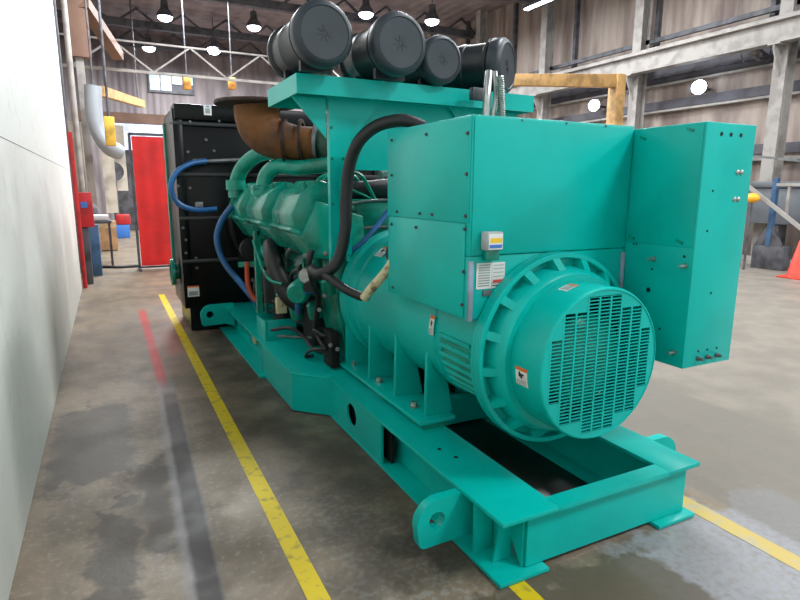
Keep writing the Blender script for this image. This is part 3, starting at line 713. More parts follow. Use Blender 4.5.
# turbocharger & exhaust
b = MB(); b.lathe([(0.06, -0.16), (0.13, -0.15), (0.17, -0.08), (0.19, 0.0), (0.17, 0.08), (0.10, 0.14), (0.09, 0.22)], (1.86, 4.95, 2.10), (0.85, -0.5, 0), 32)
b.tube([(1.86, 4.95, 1.97), (1.90, 4.98, 1.8), (1.95, 5.0, 1.6)], 0.09, n=16)
TC = b.build('turbocharger', mat('dark_green_cast', (44, 84, 66), 0.6, 0.1, 0.1, 12), G)
b = MB(); b.lathe([(0.155, 0), (0.17, 0.005), (0.17, 0.03), (0.155, 0.035)], (1.73, 5.03, 2.10), (-0.85, 0.5, 0), 32); b.build('v_band_clamp', GREYM, TC)
EXY = 5.30
b = MB(); b.tube([(1.25, EXY, 2.42), (1.255, EXY, 2.33), (1.28, EXY-0.01, 2.23), (1.36, EXY-0.05, 2.15), (1.48, EXY-0.11, 2.115), (1.60, EXY-0.18, 2.10), (1.72, EXY-0.25, 2.10)], 0.2, n=28, smooth=6, radii=[0.20, 0.20, 0.195, 0.18, 0.165, 0.15, 0.14])
EX = b.build('exhaust_elbow', RUST, G, label='rusty brown exhaust elbow', smooth=50)
b = MB(); b.lathe([(0.19, -0.015), (0.36, -0.014), (0.365, 0.0), (0.36, 0.014), (0.20, 0.015), (0.195, 0.0)], (1.25, EXY, 2.435), (0, 0, 1), 56, False); b.lathe([(0.0, 0.012), (0.30, 0.012), (0.30, 0.018), (0, 0.018)], (1.25, EXY, 2.435), (0, 0, 1), 40, False)
b.build('exhaust_flange', RUSTD, EX, label='dark rusty round flange')
for xx in (1.47, 1.60):
    b = MB(); d = Vector((0.9, -0.45, 0)).normalized(); b.lathe([(0.17, -0.012), (0.20, -0.012), (0.20, 0.012), (0.17, 0.012)], (xx, EXY-0.11-(xx-1.46)*0.5, 2.11), d, 32, False); b.build('elbow_clamp', RUSTD, EX)
# things on the engine flank
b = MB(); b.tube([(1.30, 5.15, 1.20), (1.27, 5.0, 1.10), (1.28, 4.86, 0.95), (1.33, 4.76, 0.80), (1.42, 4.72, 0.72)], 0.08, n=16); b.build('black_hose', RUBBER, G, label='thick black rubber hose down the engine flank')
b = MB(); b.lathe([(0.05, 0), (0.085, 0.01), (0.09, 0.05), (0.09, 0.27), (0.07, 0.30), (0.03, 0.30)], (1.42, 4.45, 0.95), (-0.55, -0.7, -0.15), 24); ST = b.build('starter_motor', TEALD, G)
MB().cyl((1.38, 4.28, 1.06), (1.30, 4.16, 1.05), 0.055, n=20).build('solenoid', CHROME, ST, label='bright metal solenoid')
MB().cyl((1.36, 4.22, 0.98), (1.30, 4.1, 0.97), 0.04, n=20).build('solenoid', RUBBER, ST, label='black end cap')
for (x, y, z) in ((1.47, 4.1, 0.95), (1.40, 4.2, 1.12), (1.44, 4.35, 0.72), (1.35, 4.95, 0.72), (1.42, 4.8, 0.62)):
    b = MB(); b.lathe([(0.03, 0), (0.06, 0.01), (0.06, 0.12), (0.035, 0.14)], (x, y, z-0.05), (-0.2, -0.1, 1), 18); b.build('engine_fitting', TEALD, EB)
for (x, y, z) in ((1.40, 5.9, 0.85), (1.40, 5.55, 0.8), (1.42, 5.2, 0.82)):
    b = MB(); b.lathe([(0.05, 0), (0.095, 0.015), (0.10, 0.28), (0.10, 0.30), (0.06, 0.34)], (x, y, z-0.22), (0, 0, 1), 24); b.build('oil_filter', mat('dark_filter', (26, 40, 40), 0.4) if 'dark_filter' not in bpy.data.materials else bpy.data.materials['dark_filter'], EB, label='dark spin-on oil filter')
b = MB(); b.lathe([(0.03, 0), (0.12, 0.01), (0.13, 0.05), (0.12, 0.09), (0.03, 0.1)], (1.36, 6.35, 1.05), (0, -1, 0), 32); b.build('drive_pulley', RUBBER, EB)
b = MB(); b.tube([at(253, 240, 5.0), at(262, 268, 4.9), at(270, 280, 4.8), at(282, 284, 4.7)], 0.012); b.build('thin_pipe', TEALD, EB)
p = at(281, 298, 4.85); b = MB(); b.box(p.x-0.04, p.x+0.05, p.y, p.y+0.05, p.z-0.14, p.z+0.0, 0.004); b.build('cream_tag', CREAM, G, label='cream coloured tag hanging above the skid bracket')
b = MB(); b.box(1.45, 1.55, 4.45, 4.75, 0.40, 0.8, 0.01); b.build('dark_filler_box', DARK, EB)  # plain black boxes added to darken the engine flank
MB().box(1.42, 1.54, 5.3, 5.7, 0.34, 0.62, 0.02).build('dark_filler_box', DARK, EB); MB().box(1.44, 1.52, 4.02, 4.2, 0.33, 0.62, 0.02).build('dark_filler_box', DARK, EB)
rr = random.Random(3)
for k in range(34):
    y = rr.uniform(4.05, 6.3); z = rr.uniform(0.42, 1.22); x = 1.46-0.05*abs(z-1.0)+rr.uniform(-0.05, 0.02)
    d = Vector((rr.uniform(-0.06, 0), rr.choice((0.25, 0.12, -0.2, 0.03)), rr.choice((0.02, -0.25, 0.2, -0.12))))
    q = Vector((x, y, z)); mm = rr.choice((TEALD, TEALD, RUBBER, RUBBER, GREYM)); r_ = rr.choice((0.010, 0.014, 0.02, 0.028))
    b = MB(); b.tube([q+Vector((0.06, 0, 0)), q, q+d*0.5+Vector((-0.03, 0, 0.02)), q+d, q+d+Vector((0.07, 0, 0))], r_, n=8, smooth=4); b.build('engine_line', mm, EB)
    if k % 3 == 0:
        b = MB(); b.cyl(q+Vector((0.04, 0, 0)), q+Vector((-0.05, -0.01, 0)), rr.uniform(0.03, 0.06), n=16, bev=0.004); b.build('engine_fitting', rr.choice((TEALD, TEALD, RUBBER)), EB)

# -- radiator
RX0, RX1, RY0, RY1 = 0.72, 3.28, 7.08, 8.1
b = MB(); b.box(RX0, RX1, RY0, RY1, 0.30, 2.58, 0.01); RD = b.build('radiator', BLACK, G, label='black radiator at the far end of the skid')
MB().box(RX0+0.06, RX1-0.06, RY0+0.02, RY1-0.05, 0.02, 0.31).build('radiator_base', BLACK, RD)
MB().box(RX0+0.02, RX1-0.02, RY0-0.05, RY0+0.3, 2.46, 2.63, 0.01).build('header_tank', BLACK, RD)
for z in (2.42, 1.86, 1.36, 0.86):
    MB().box(RX0, RX1, RY0-0.035, RY0, z-0.02, z+0.02, 0.004).build('frame_rail', mat('black_rail', (40, 44, 46), 0.3) if 'black_rail' not in bpy.data.materials else bpy.data.materials['black_rail'], RD)
MB().box(RX0, RX0+0.10, RY0-0.03, RY0, 0.3, 2.46, 0.004).build('frame_post', BLACK, RD); MB().box(RX1-0.10, RX1, RY0-0.03, RY0, 0.3, 2.46, 0.004).build('frame_post', BLACK, RD)
MB().box(RX0-0.02, RX0, RY1-0.14, RY1, 0.45, 2.50).build('edge_strip', TEALD, RD, label='green edge strip on the far radiator corner')
b = MB(); b.lathe([(0.10, 0), (0.10, -0.05), (0.17, -0.05), (0.17, -0.09), (0.11, -0.09), (0.11, -0.03)], (RX0, 7.55, 0.68), (1, 0, 0), 32, False); b.build('pipe_flange', TEALD, RD, label='green pipe flange on the radiator flank')
b = MB(); b.tube([at(198, 162, 6.98), at(215, 161, 6.98), at(262, 159, 6.96)], 0.022, n=10); b.build('valve_pipe', GREYM, RD, label='grey metal pipe across the radiator')
b = MB(); b.cyl(at(193, 162, 6.98), at(206, 161.5, 6.98), 0.035, n=12); b.build('pipe_coupling', CHROME, RD, label='bright pipe coupling')
label_plate('radiator_label', at(204, 115, 7.02), (1, 0, 0), (0, 0, 1), 0.085, 0.11, [(0.2, 0.8, 0.2, 0.7, INKG), (0.3, 0.7, 0.8, 0.92, BLUEL)], RD, (0, -1, 0), 'small white label on the header tank')
label_plate('radiator_label', at(188, 297, 7.04), (1, 0, 0), (0, 0, 1), 0.13, 0.13, [(0.1, 0.9, 0.1, 0.5, INKG), (0.0, 1, 0.85, 1, ORANGEL)], RD, (0, -1, 0), 'white label low on the radiator')
p = at(195, 202, 7.02); MB().box(p.x, p.x+0.09, p.y, p.y+0.06, p.z-0.12, p.z, 0.01).build('small_box', GREYM, RD, label='small grey box on the radiator')
for k, (x, y) in enumerate(((171, 123), (190, 122), (219, 121), (206, 140), (188, 152), (214, 151), (190, 188), (178, 186), (183, 228), (186, 240), (186, 253), (196, 258), (197, 268), (177, 205))):
    bolt(at(x, y, 7.045), (0, -1, 0), 0.012, RD, GREYM, 0.02)
b = MB(); b.lathe([(0.75, 0), (0.78, 0.02), (0.78, 0.30), (0.74, 0.32)], (2.0, 7.08, 1.35), (0, -1, 0), 48, False); b.build('fan_shroud', BLACK, RD)

# -- hoses and looms
def hose(name, pts, r, mm, lb, n=10):
    b = MB(); b.tube([at(*q) for q in pts], r, n=n); return b.build(name, mm, G, label=lb)
hose('black_cable_loom', ((424, 127, 3.25), (408, 121, 3.3), (394, 121, 3.35), (375, 127, 3.42), (358, 143, 3.5), (349, 168, 3.58), (346, 200, 3.62), (345, 232, 3.62), (337, 262, 3.62), (322, 274, 3.66), (312, 270, 3.8)), 0.040, RUBBER, 'thick black cable loom hanging down the post', 14)
hose('black_cable_loom', ((312, 268, 3.8), (328, 277, 3.6), (345, 289, 3.45), (360, 296, 3.35), (368, 296, 3.3)), 0.030, RUBBER, 'black cable loom crossing the coupling housing', 12)
hose('wrapped_loom', ((364, 298, 3.28), (372, 288, 3.22), (381, 278, 3.16), (389, 268, 3.10), (393, 261, 3.07)), 0.030, CREAM, 'cream wrapped loom entering the terminal box', 14)
hose('black_cable', ((393, 262, 3.08), (388, 257, 3.12), (389, 248, 3.12), (396, 242, 3.1), (404, 238, 3.07)), 0.014, RUBBER, 'thin black cable at the terminal box')
hose('blue_hose', ((206, 161, 6.95), (190, 164, 6.9), (176, 173, 6.86), (171, 188, 6.84), (178, 203, 6.84), (196, 210, 6.84), (217, 209, 6.84)), 0.030, BLUEH, 'blue hose looping over the radiator face')
hose('blue_hose', ((232, 206, 6.2), (221, 222, 6.2), (217, 240, 6.2), (224, 262, 6.1), (242, 285, 5.9), (262, 309, 5.7)), 0.032, BLUEH, 'long blue hose down to the skid beside the engine')
hose('blue_hose', ((389, 210, 3.95), (372, 232, 3.85), (358, 246, 3.8), (345, 254, 3.78)), 0.018, BLUEH, 'blue hose above the coupling housing')
hose('blue_hose', ((298, 314, 4.3), (298, 302, 4.28), (303, 294, 4.22), (316, 290, 4.12)), 0.022, BLUEH, 'short bent blue hose above the skid bracket')
hose('red_hose', ((247, 262, 5.5), (248, 284, 5.5), (254, 298, 5.45), (262, 301, 5.4)), 0.024, REDH, 'orange red hose low beside the engine')
hose('grey_wire', ((352, 190, 4.3), (372, 200, 4.4), (380, 215, 4.4)), 0.010, TEALD, 'thin green line behind the post')
for pts, r in ((((272, 330, 4.9), (290, 328, 4.6), (303, 336, 4.5), (315, 350, 4.3), (331, 353, 4.15)), 0.016), (((278, 336, 4.7), (296, 337, 4.6), (318, 338, 4.5)), 0.012), (((312, 250, 3.9), (309, 262, 3.9), (312, 280, 3.95), (318, 300, 4.05), (316, 330, 4.2), (326, 350, 4.1)), 0.022)):
    hose('grey_cable' if r < 0.02 else 'black_cable', pts, r, GREYM if r < 0.014 else RUBBER, None)
hose('white_cable', ((311, 262, 3.95), (309, 272, 4.0), (312, 284, 4.05)), 0.010, WHITEL, 'short white cable')
for x, y, Y in ((306, 256, 4.02), (322, 248, 4.05), (326, 254, 4.0), (320, 310, 4.05), (325, 296, 4.05), (331, 345, 4.0), (338, 349, 3.98)):
    p = at(x, y, Y); b = MB(); b.cyl(p, p+Vector((-0.02, -0.04, 0.01)), 0.016, n=12); b.build('hose_fitting', GREYM, EB, label='bright hose fitting')

# ------------------------------------------------------------------ behind: left of the generator
t = thing('welding_screen', (0.88, 13.24, 0), 'red welding curtain in a dark frame beyond the radiator', 'screen')
b = MB()
for x in (0.50, 1.24, 1.98): b.box(x-0.025, x+0.025, 13.20, 13.25, 0, 2.80)
b.box(0.50, 1.98, 13.20, 13.25, 2.76, 2.81); b.box(0.5, 1.98, 13.2, 13.25, 0.03, 0.07); b.box(0.48, 0.53, 12.9, 13.5, 0, 0.04); b.box(1.95, 2.0, 12.9, 13.5, 0, 0.04)
b.build('screen_frame', STEELD, t)
b = MB(); pts = [(0.54+1.40*i/48, 13.19+0.004*math.sin(i*0.7)) for i in range(49)]
b.prism(pts+[(x, y-0.004) for x, y in pts[::-1]], 'z', 0.08, 2.74); b.build('curtain', REDC, t)

tag(MB().cyl((-0.46, 11.12, 0), (-0.46, 11.12, 2.6), 0.035, n=12).build('red_pipe', REDP), 'thin red upright pipe at the end of the white wall', 'pipe')
t = thing('fire_alarm_box', (-0.36, 11.6, 1.0), 'small red box on the wall end beside the red pipe', 'box')
MB().box(-0.50, -0.24, 11.5, 11.7, 1.02, 1.62, 0.01).build('box_body', REDP, t); MB().box(-0.42, -0.32, 11.48, 11.5, 1.36, 1.46).build('sticker', BLUEL, t)
tag(MB().box(-0.46, -0.34, 11.55, 11.7, 0, 1.018, 0.01).build('grey_pedestal', STEELD), 'slim dark pedestal carrying the small red box', 'pedestal')

t = thing('steel_column', (-0.55, 14.0, 0), 'rusty brown building column behind the white wall end', 'column')
b = MB(); b.box(-0.55, -0.05, 17.0, 17.4, 4.9, 9.0); b.build('column_shaft', BROWN, t); MB().box(-0.42, -0.24, 17.1, 17.3, 0, 4.9).build('column_base', STEEL, t)
tag(MB().bar(at(82, 2, 17), at(118, 56, 19.6), 0.3, 0.25).build('roof_brace', BROWN), 'brown diagonal brace descending from the left column', 'brace')
for k, (x, y, r, mm, lb) in enumerate(((-0.95, 13.0, 0.09, STEELD, 'dark upright service pipe nearest the white wall'), (-0.72, 13.6, 0.05, STEEL, 'pale upright service pipe behind the white wall end'), (-0.62, 13.2, 0.06, STEELD, 'thin dark upright pipe left of the duct'), (-0.5, 15.5, 0.06, STEEL, 'pale upright pipe beside the bent duct'))):
    tag(MB().cyl((x, y, 0), (x, y, 8.9), r, n=12).build('service_pipe', mm), lb, 'pipe')
b = MB(); b.tube([at(93, 86, 16.5), at(94, 112, 16.5), at(98, 130, 16.5), at(108, 146, 16.5), at(118, 152, 16.8)], 0.2, n=12); p = at(93, 86, 16.5); ad = b.build('air_duct', DUCT, smooth=40); MB().cyl(p, (p.x, p.y, 8.99), 0.02, n=8).build('duct_hanger', STEELD, ad); tag(ad, 'bent grey air duct hanging by the left column', 'duct')
BEIGE = mat('beige_panel', (200, 190, 174), 0.6, 0, 0.1, 2)
for k, (x0, x1, y, z0, z1) in enumerate(((-0.75, -0.45, 17.6, 0, 3.4), (-0.05, 0.30, 21.0, 0.9, 3.2), (0.35, 0.75, 24.5, 1.6, 4.0))):
    struct(MB().box(x0, x1, y, y+0.15, z0, z1).build('trim_%d' % (k+40), BEIGE), 'beige upright panel by the left wall')
t = thing('workbench', at(95, 240, 14.0)*1 - Vector((0, 0, at(95, 240, 14.0).z)), 'cluttered workbench against the left wall beyond the red box', 'workbench')
wx = at(95, 240, 14.0).x
MB().box(wx-0.3, wx+0.35, 13.9, 14.9, 0.95, 1.0).build('bench_top', STEELD, t)
for dx, dy in ((-0.27, 0), (0.3, 0), (-0.27, 0.9), (0.3, 0.9)): MB().box(wx+dx-0.025, wx+dx+0.025, 13.95+dy, 14.0+dy, 0, 0.95).build('bench_leg', STEELD, t)
b = MB(); b.box(wx-0.1, wx+0.3, 14.1, 14.5, 1.01, 1.12, 0.01); tag(b.build('paper_stack', WHITEL), 'white papers lying on the cluttered workbench', 'papers')
b = MB(); b.lathe([(0.14, 0), (0.16, 0.02), (0.10, 0.25), (0.04, 0.35)], (wx+0.0, 14.7, 1.0), (0, 0, 1), 20); tag(b.build('bench_grinder', STEELD), 'dark machine at the back of the cluttered workbench', 'machine')
p = at(93, 258, 12.6); t = tag(MB().box(p.x-0.16, p.x+0.14, 12.6, 12.9, 0, 1.0, 0.01).build('blue_cabinet', BLUEP), 'narrow blue cabinet standing beside the workbench', 'cabinet')
p = at(106, 240, 17.6); b = MB(); b.box(p.x-0.28, p.x+0.28, 17.6, 18.1, 0.02, 0.80, 0.005); o = tag(b.build('cardboard_box', CARD), 'brown cardboard box on the floor left of the welding screen', 'box')
b = MB(); b.box(p.x-0.285, p.x+0.285, 17.595, 17.7, 0.62, 0.81); b.build('box_flap', mat('pale_card', (216, 184, 140), 0.8), o)
p = at(121, 238, 22); b = MB(); b.box(p.x-0.3, p.x+0.3, 22, 22.5, 0, 0.45, 0.02); tag(b.build('blue_bin', BLUEL), 'low blue bin on the floor by the far wall', 'bin')
b = MB(); b.box(p.x-0.1, p.x+0.35, 22.05, 22.45, 0.455, 0.8, 0.04); tag(b.build('red_bag', REDP), 'red bag resting on the low blue bin', 'bag')
p = at(116, 200, 24); b = MB(); b.cyl((p.x, 24, 0), (p.x, 24, 2.4), 0.08); o = tag(b.build('pedestal_fan', STEELD), 'dark upright stand left of the red screen', 'stand')
MB().cyl((p.x, 23.9, 2.3), (p.x, 24.1, 2.3), 0.35, n=20).build('fan_head', STEELD, o)
b = MB(); b.box(0.2, 2.2, 26.0, 26.3, 0, 3.2); tag(b.build('grey_partition', STEELD), 'dark grey partition behind the upright stand', 'partition')
p = at(110, 130, 15.2); b = MB(); b.box(p.x-0.11, p.x+0.11, 15.2, 15.4, p.z-0.35, p.z+0.3, 0.02); t = tag(b.build('hoist_box', YELLOWP), 'yellow hoist box hanging beside the bent duct', 'hoist')
MB().cyl((p.x, 15.3, p.z+0.28), (p.x, 15.3, 8.99), 0.03).build('hoist_cable', STEELD, t)
b = MB(); b.tube([at(96, 268, 13.4)*1, at(105, 267, 13.0), at(120, 267, 12.9), at(138, 266, 13.0)], 0.03); o = b.build('black_hose', RUBBER); tag(o, 'black hose lying on the floor left of the red screen', 'hose')
struct(MB().box(0.6, 4.4, 31.9, 32.0, 3.2, 5.2).build('door_1', mat('pale_blue_door', (205, 214, 236), 0.5)), 'pale blue sliding door panel in the far wall')
b = MB(); b.box(2.25, 4.4, 31.85, 32.0, 6.35, 7.35); W1 = struct(b.build('window_1', STEELD), 'high window in the far wall')
for k in range(4): MB().box(2.32+k*0.52, 2.78+k*0.52, 31.8, 31.86, 6.45 if k < 2 else 6.8, 7.25).build('window_pane', mat('bright_window_pane', (176, 206, 218), 0.2, emit=0.6) if 'bright_window_pane' not in bpy.data.materials else bpy.data.materials['bright_window_pane'], W1)

# far overhead crane bridge
t = thing('overhead_crane', (7, 20, 5.2), 'pale steel truss bridge of an overhead crane spanning the hall', 'crane')
b = MB(); b.box(-1.0, 13.6, 19.95, 20.05, 5.14, 5.22); b.box(-1.0, 13.6, 19.97, 20.03, 6.0, 6.05)
k = 0; x = -0.6
while x < 13:
    b.bar((x, 20, 5.2), (x+1.1, 20, 6.02), 0.05, 0.05); b.bar((x+1.1, 20, 6.02), (x+2.2, 20, 5.2), 0.05, 0.05); x += 2.2
b.build('bridge_truss', STEEL, t)
for px in (187, 232):
    p = at(px, 84, 20.5); b = MB(); b.box(p.x-0.12, p.x+0.12, 20.4, 20.6, p.z-0.18, p.z+0.2, 0.04)
    o = tag(b.build('crane_hook', FLASH), 'orange crane hook block above the radiator, %s one' % ('left' if px < 200 else 'right'), 'hook')
    MB().cyl((p.x, 20.5, p.z+0.15), (p.x, 20.5, 8.99), 0.02).build('hook_cable', STEELD, o)
b = MB(); b.box(-1.0, 14.8, 27.0, 27.3, 4.35, 4.75); tag(b.build('crane_beam', BROWN), 'brown horizontal beam across the hall above the far door', 'beam')
b = MB(); b.bar(at(100, 91, 17.5), at(142, 104, 24), 0.22, 0.25); o = b.build('crane_rail', TAN); tag(o, 'tan crane rail beam running along the left wall', 'beam')
for q in (at(106, 93, 18.5), at(138, 103, 23.3)): MB().cyl(q, (q.x, q.y, 8.99), 0.025, n=8).build('hanger_rod', STEELD, o)
for k, y in enumerate((13.5, 17.5, 22.5, 27.5, 31)):
    o = MB().box(-1.3, 14.9, y-0.12, y+0.12, 8.2, 8.5).build('roof_girder', STEELD)
    x = -1; mb = MB()
    while x < 14: mb.bar((x, y, 8.3), (x+0.9, y, 8.95), 0.08, 0.08); mb.bar((x+0.9, y, 8.95), (x+1.8, y, 8.3), 0.08, 0.08); x += 1.8
    mb.build('girder_web', STEELD, o)
    tag(o, 'dark roof girder under the ribbed roof, number %s from the near end' % ('first', 'second', 'third', 'fourth', 'fifth')[k] if False else ('dark roof girder %s' % ('above the air filters', 'just beyond the air filters', 'above the overhead crane truss', 'behind the overhead crane truss', 'along the far wall')[k]), 'girder', 'roof girders')

def lamp(px, py, z, lb):
    d = FWD + RGT*((px-400)/FPX) - UP*((py-300)/FPX); q = d*((z-CH)/d.z)
    x, y = q.x, q.y
    o = thing('high_bay_lamp', (x, y, z), lb, 'lamp', 'high bay lamps')
    b = MB(); b.lathe([(0.30, 0.0), (0.26, 0.12), (0.14, 0.3), (0.12, 0.55)], (x, y, z), (0, 0, 1), 24); b.build('lamp_housing', STEELD, o)
    b = MB(); b.sphere((x, y, z), 0.26, 1, 1, 0.6); b.build('lamp_glass', LAMP, o)
    MB().cyl((x, y, z+0.5), (x, y, 8.99), 0.02, n=8).build('lamp_rod', STEELD, o)
lamp(165, 17, 7.8, 'bright high bay lamp nearest above the radiator, leftmost of the lamps higher up')
lamp(149, 48, 7.6, 'bright high bay lamp lowest at the left over the crane truss')
lamp(254, 27, 7.8, 'bright high bay lamp just left of the first air filter')
lamp(214, 51, 7.6, 'bright high bay lamp above the rusty exhaust flange')
lamp(366, 14, 7.8, 'bright high bay lamp between the two largest air filters')
lamp(432, 21, 7.8, 'bright high bay lamp above the third air filter')

# ------------------------------------------------------------------ right side of the hall
ys = (4.5, 8.55, 12.75, 16.9, 21.0, 25.1, 29.2)
names = ('outside the right edge of the photo', 'at the right edge of the photo', 'behind the jib crane post', 'right of the air filters', 'far down the right wall', 'farther down the right wall', 'at the far right corner')
for y, nm in zip(ys, names):
    t = thing('wall_column', (14.1, y, 0), 'pale steel column carrying the crane girder %s' % nm, 'column', 'crane columns')
    b = MB(); b.box(14.16, 14.19, y-0.15, y+0.15, 0, 8.9); b.box(14.19, 14.5, y-0.012, y+0.012, 0, 8.9); b.box(14.5, 14.53, y-0.15, y+0.15, 0, 8.9); b.build('column_shaft', STEEL, t)
    b = MB(); b.prism([(14.16, 4.3), (14.16, 5.02), (13.85, 5.02), (13.85, 4.9)], 'y', y-0.02, y+0.02); b.box(13.84, 14.16, y-0.14, y+0.14, 4.985, 5.018); b.build('girder_bracket', STEEL, t)
    
b = MB(); b.box(13.85, 14.15, Y0, 31.5, 5.02, 5.07); b.box(13.98, 14.02, Y0, 31.5, 5.07, 5.50); b.box(13.85, 14.15, Y0, 31.5, 5.50, 5.56); b.box(13.97, 14.03, Y0, 31.5, 5.56, 5.63)
tag(b.build('crane_girder', STEEL), 'long pale crane runway girder along the right wall', 'girder')
b = MB(); b.box(14.5, 14.6, Y0, 31.5, 5.9, 6.02); tag(b.build('conductor_rail', STEELD), 'dark rail above the crane runway girder', 'rail')
WB = mat('dark_wall_band', (92, 90, 98), 0.6, 0, 0.1, 2)
for k, (z, h, dx, mm) in enumerate(((5.1, 0.66, 0.05, WB), (5.0, 0.07, 0.12, STEELD), (4.75, 0.06, 0.2, STEEL), (4.18, 0.24, 0.1, WB), (4.0, 0.06, 0.2, STEEL), (2.75, 0.24, 0.1, WB), (2.5, 0.08, 0.2, STEEL))):
    struct(MB().box(15.0-dx, 15.0, Y0, 31.9, z-h/2, z+h/2).build('trim_%d' % (k+10), mm), 'horizontal girt on the right wall')
for k in range(9):
    y = 2.5+k*3.4; struct(MB().box(14.85, 15.0, y-0.06, y+0.06, 5.6, ZC).build('trim_%d' % (k+20), STEELD), 'upright wall post above the girder')
struct(MB().box(14.94, 15.0, 6.0, 7.4, 5.9, 8.4).build('trim_31', STEELD), 'dark sheet panel high on the right wall')

def flood(px, py, Y, lb):
    p = at(px, py, Y); o = thing('wall_floodlight', p, lb, 'lamp')
    b = MB(); b.box(p.x-0.10, p.x+0.12, p.y-0.2, p.y+0.2, p.z-0.14, p.z+0.14, 0.02); b.build('floodlight_body', STEELD, o)
    MB().sphere((p.x-0.1, p.y-0.1, p.z), 0.23, 0.6, 0.9, 0.8).build('floodlight_glass', LAMP, o)
    MB().box(p.x+0.1, 15.0, p.y-0.03, p.y+0.03, p.z-0.03, p.z+0.03).build('floodlight_arm', STEELD, o)
p = at(698, 88, 1); q = 14.5/p.x; flood(698, 88, q, 'bright floodlight on the right wall above the control cabinet')
p = at(594, 106, 1); q = 14.5/p.x; flood(594, 106, q, 'bright floodlight on the right wall behind the tan jib crane')
p = at(756, 55, 1); q = 14.6/p.x; p = at(756, 52, q)
o = thing('wall_fan', p, 'grey wall fan under the crane girder near the right column', 'fan')
b = MB(); b.lathe([(0.30, -0.06), (0.32, 0), (0.30, 0.06)], p, (-0.8, -0.5, -0.2), 24, False); b.build('fan_ring', STEELD, o)
b = MB(); b.sphere(p, 0.10); 
for k in range(3): b.bar(p, p+Vector((0.1*math.cos(k*2.1), 0.24*math.cos(k*2.1), 0.26*math.sin(k*2.1))), 0.10, 0.02)
b.build('fan_blade', STEEL, o); MB().bar(p, (14.95, p.y+0.1, p.z+0.1), 0.05, 0.05).build('fan_arm', STEELD, o)
q = at(540, 3, 1); s = 7.6
d = FWD + RGT*((540-400)/FPX) - UP*((3-300)/FPX); q = d*((s-CH)/d.z)
o = thing('strip_light', (q.x, q.y, s), 'bright strip light at the top of the photo right of centre', 'lamp')
MB().box(q.x-0.10, q.x+0.10, q.y-0.75, q.y+0.75, s, s+0.10).build('strip_housing', STEELD, o); MB().box(q.x-0.08, q.x+0.08, q.y-0.7, q.y+0.7, s-0.04, s).build('strip_tube', LAMP, o)
for dy in (-0.6, 0.6): MB().cyl((q.x, q.y+dy, s+0.1), (q.x, q.y+dy, 8.99), 0.015, n=8).build('strip_rod', STEELD, o)
# tan jib crane
jp = at(616, 100, 11.0); jb = at(520, 82, 11.0)
t = thing('jib_crane', (jp.x, 11, 0), 'tan jib crane with horizontal arm behind the terminal box', 'crane')
MB().box(jp.x-0.14, jp.x+0.14, 10.85, 11.15, 0, at(616, 75, 11).z, 0.01).build('crane_post', TAN, t)
b = MB(); zt = at(612, 73, 11).z; zt2 = at(520, 76, 11).z
b.prism([(jb.x-0.4, zt2), (jp.x+0.14, zt), (jp.x+0.14, zt-0.32), (jb.x-0.4, zt2-0.24)], 'y', 10.9, 11.1, 0.01); b.build('crane_arm', TAN, t)

# machinery and odds at the right
t = thing('grey_trailer', (14.0, 9.5, 0), 'long grey machine bed against the right wall behind the cabinet', 'machine')
b = MB(); b.box(13.72, 14.12, 6.3, 11.5, 0.95, 1.78, 0.02); b.build('machine_bed', GREYT, t)
b = MB(); b.box(13.66, 14.14, 6.3, 11.5, 1.78, 1.92, 0.02); b.build('bed_rim', GREYT, t)
for y in (6.6, 8.0, 9.6, 11.2): MB().box(13.76, 14.1, y-0.12, y+0.12, 0.12, 0.95).build('bed_leg', STEELD, t)
MB().box(13.7, 14.12, 6.3, 11.5, 0.0, 0.14).build('bed_base', STEEL, t)
ca, cb = at(752, 250, 1), at(784, 250, 1); ya_, yb_ = 12.9/ca.x, 12.9/cb.x
b = MB(); b.box(12.9, 13.2, yb_, ya_, 0.0, 0.52, 0.01); tag(b.build('grey_crate', STEELD), 'dark grey crate in front of the grey machine bed', 'crate')
o = bpy.data.objects['grey_crate']
p = at(777, 180, 1); X_ = 12.95; q = X_/p.x; a_ = at(777, 178, q)
b = MB(); b.box(a_.x-0.05, a_.x+0.05, a_.y-0.05, a_.y+0.05, 0.52, a_.z); o = tag(b.build('blue_post', BLUEP), 'blue upright post standing on the dark grey crate', 'post')
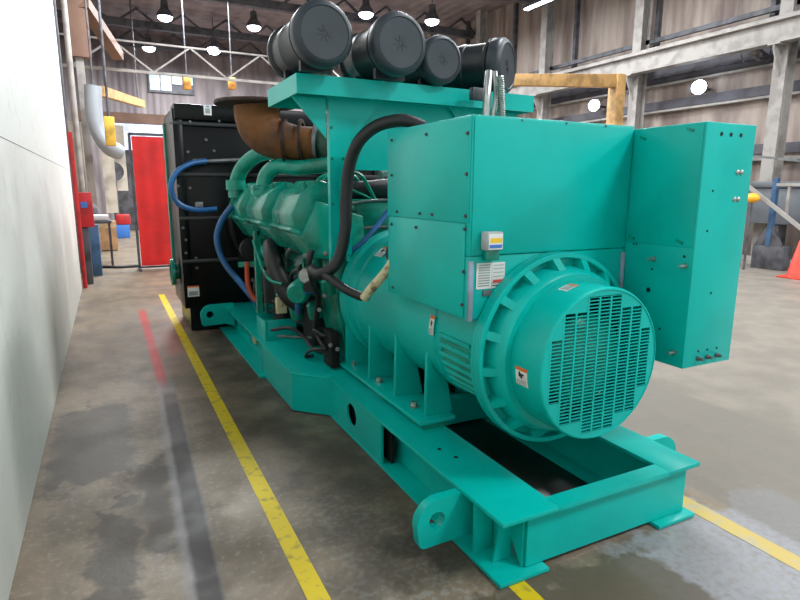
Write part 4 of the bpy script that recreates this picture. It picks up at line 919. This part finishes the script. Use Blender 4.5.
MB().prism([(a_.y-0.3, 0.522), (a_.y+0.3, 0.522), (a_.y+0.05, 0.95), (a_.y-0.05, 0.95)], 'x', a_.x-0.04, a_.x+0.04).build('post_foot', STEELD, o)
def onX(px, py, X):
    d = FWD + RGT*((px-400)/FPX) - UP*((py-300)/FPX); t_ = X/d.x
    return Vector((X, d.y*t_, CH+d.z*t_))
b = MB(); p0, p1 = onX(748, 186, 12.6), onX(812, 237, 12.6); b.bar(p0, p1, 0.07, 0.07); b.bar(p0, (p0.x, p0.y, 0), 0.06, 0.06); b.bar(p1, (p1.x, p1.y, 0), 0.06, 0.06); tag(b.build('stair_handrail', STEEL), 'pale sloping handrail right of the control cabinet', 'handrail')
b = MB(); p0, p1 = onX(742, 155, 13.0), onX(812, 162, 13.0); b.bar(p0, p1, 0.05, 0.05); tag(b.build('guard_rail', GREYM), 'thin grey horizontal rail above the machine bed', 'rail')
b = MB(); p0, p1 = onX(790, 186, 12.8), onX(786, 215, 12.8); b.bar(p0, p1, 0.05, 0.05); b.box(p0.x-0.05, p0.x+0.05, p0.y-0.25, p0.y+0.25, p0.z, p0.z+0.06); tag(b.build('white_handle', STEEL), 'white T shaped handle in front of the machine bed', 'handle')
p = onX(752, 198, 12.4); b = MB(); b.sphere(p, 0.13, 0.8, 1.3, 0.8); o = tag(b.build('amber_beacon', LAMPO), 'amber beacon beside the control cabinet edge', 'beacon'); MB().cyl((p.x, p.y, 0), (p.x, p.y, p.z-0.08), 0.025).build('beacon_post', STEELD, o)
p = onX(790, 267, 11.8); p = at(790, 267, p.y)
d = FWD + RGT*((797-400)/FPX) - UP*((278-300)/FPX); q = d*((0-CH)/d.z)
t = thing('traffic_cone', (q.x, q.y, 0), 'orange traffic cone at the right edge on the floor', 'cone')
MB().lathe([(0.20, 0.03), (0.19, 0.05), (0.045, 0.75), (0.03, 0.77)], (q.x, q.y, 0), (0, 0, 1), 28).build('cone_body', CONE, t); MB().box(q.x-0.26, q.x+0.26, q.y-0.26, q.y+0.26, 0.0, 0.035, 0.01).build('cone_base', CONE, t)
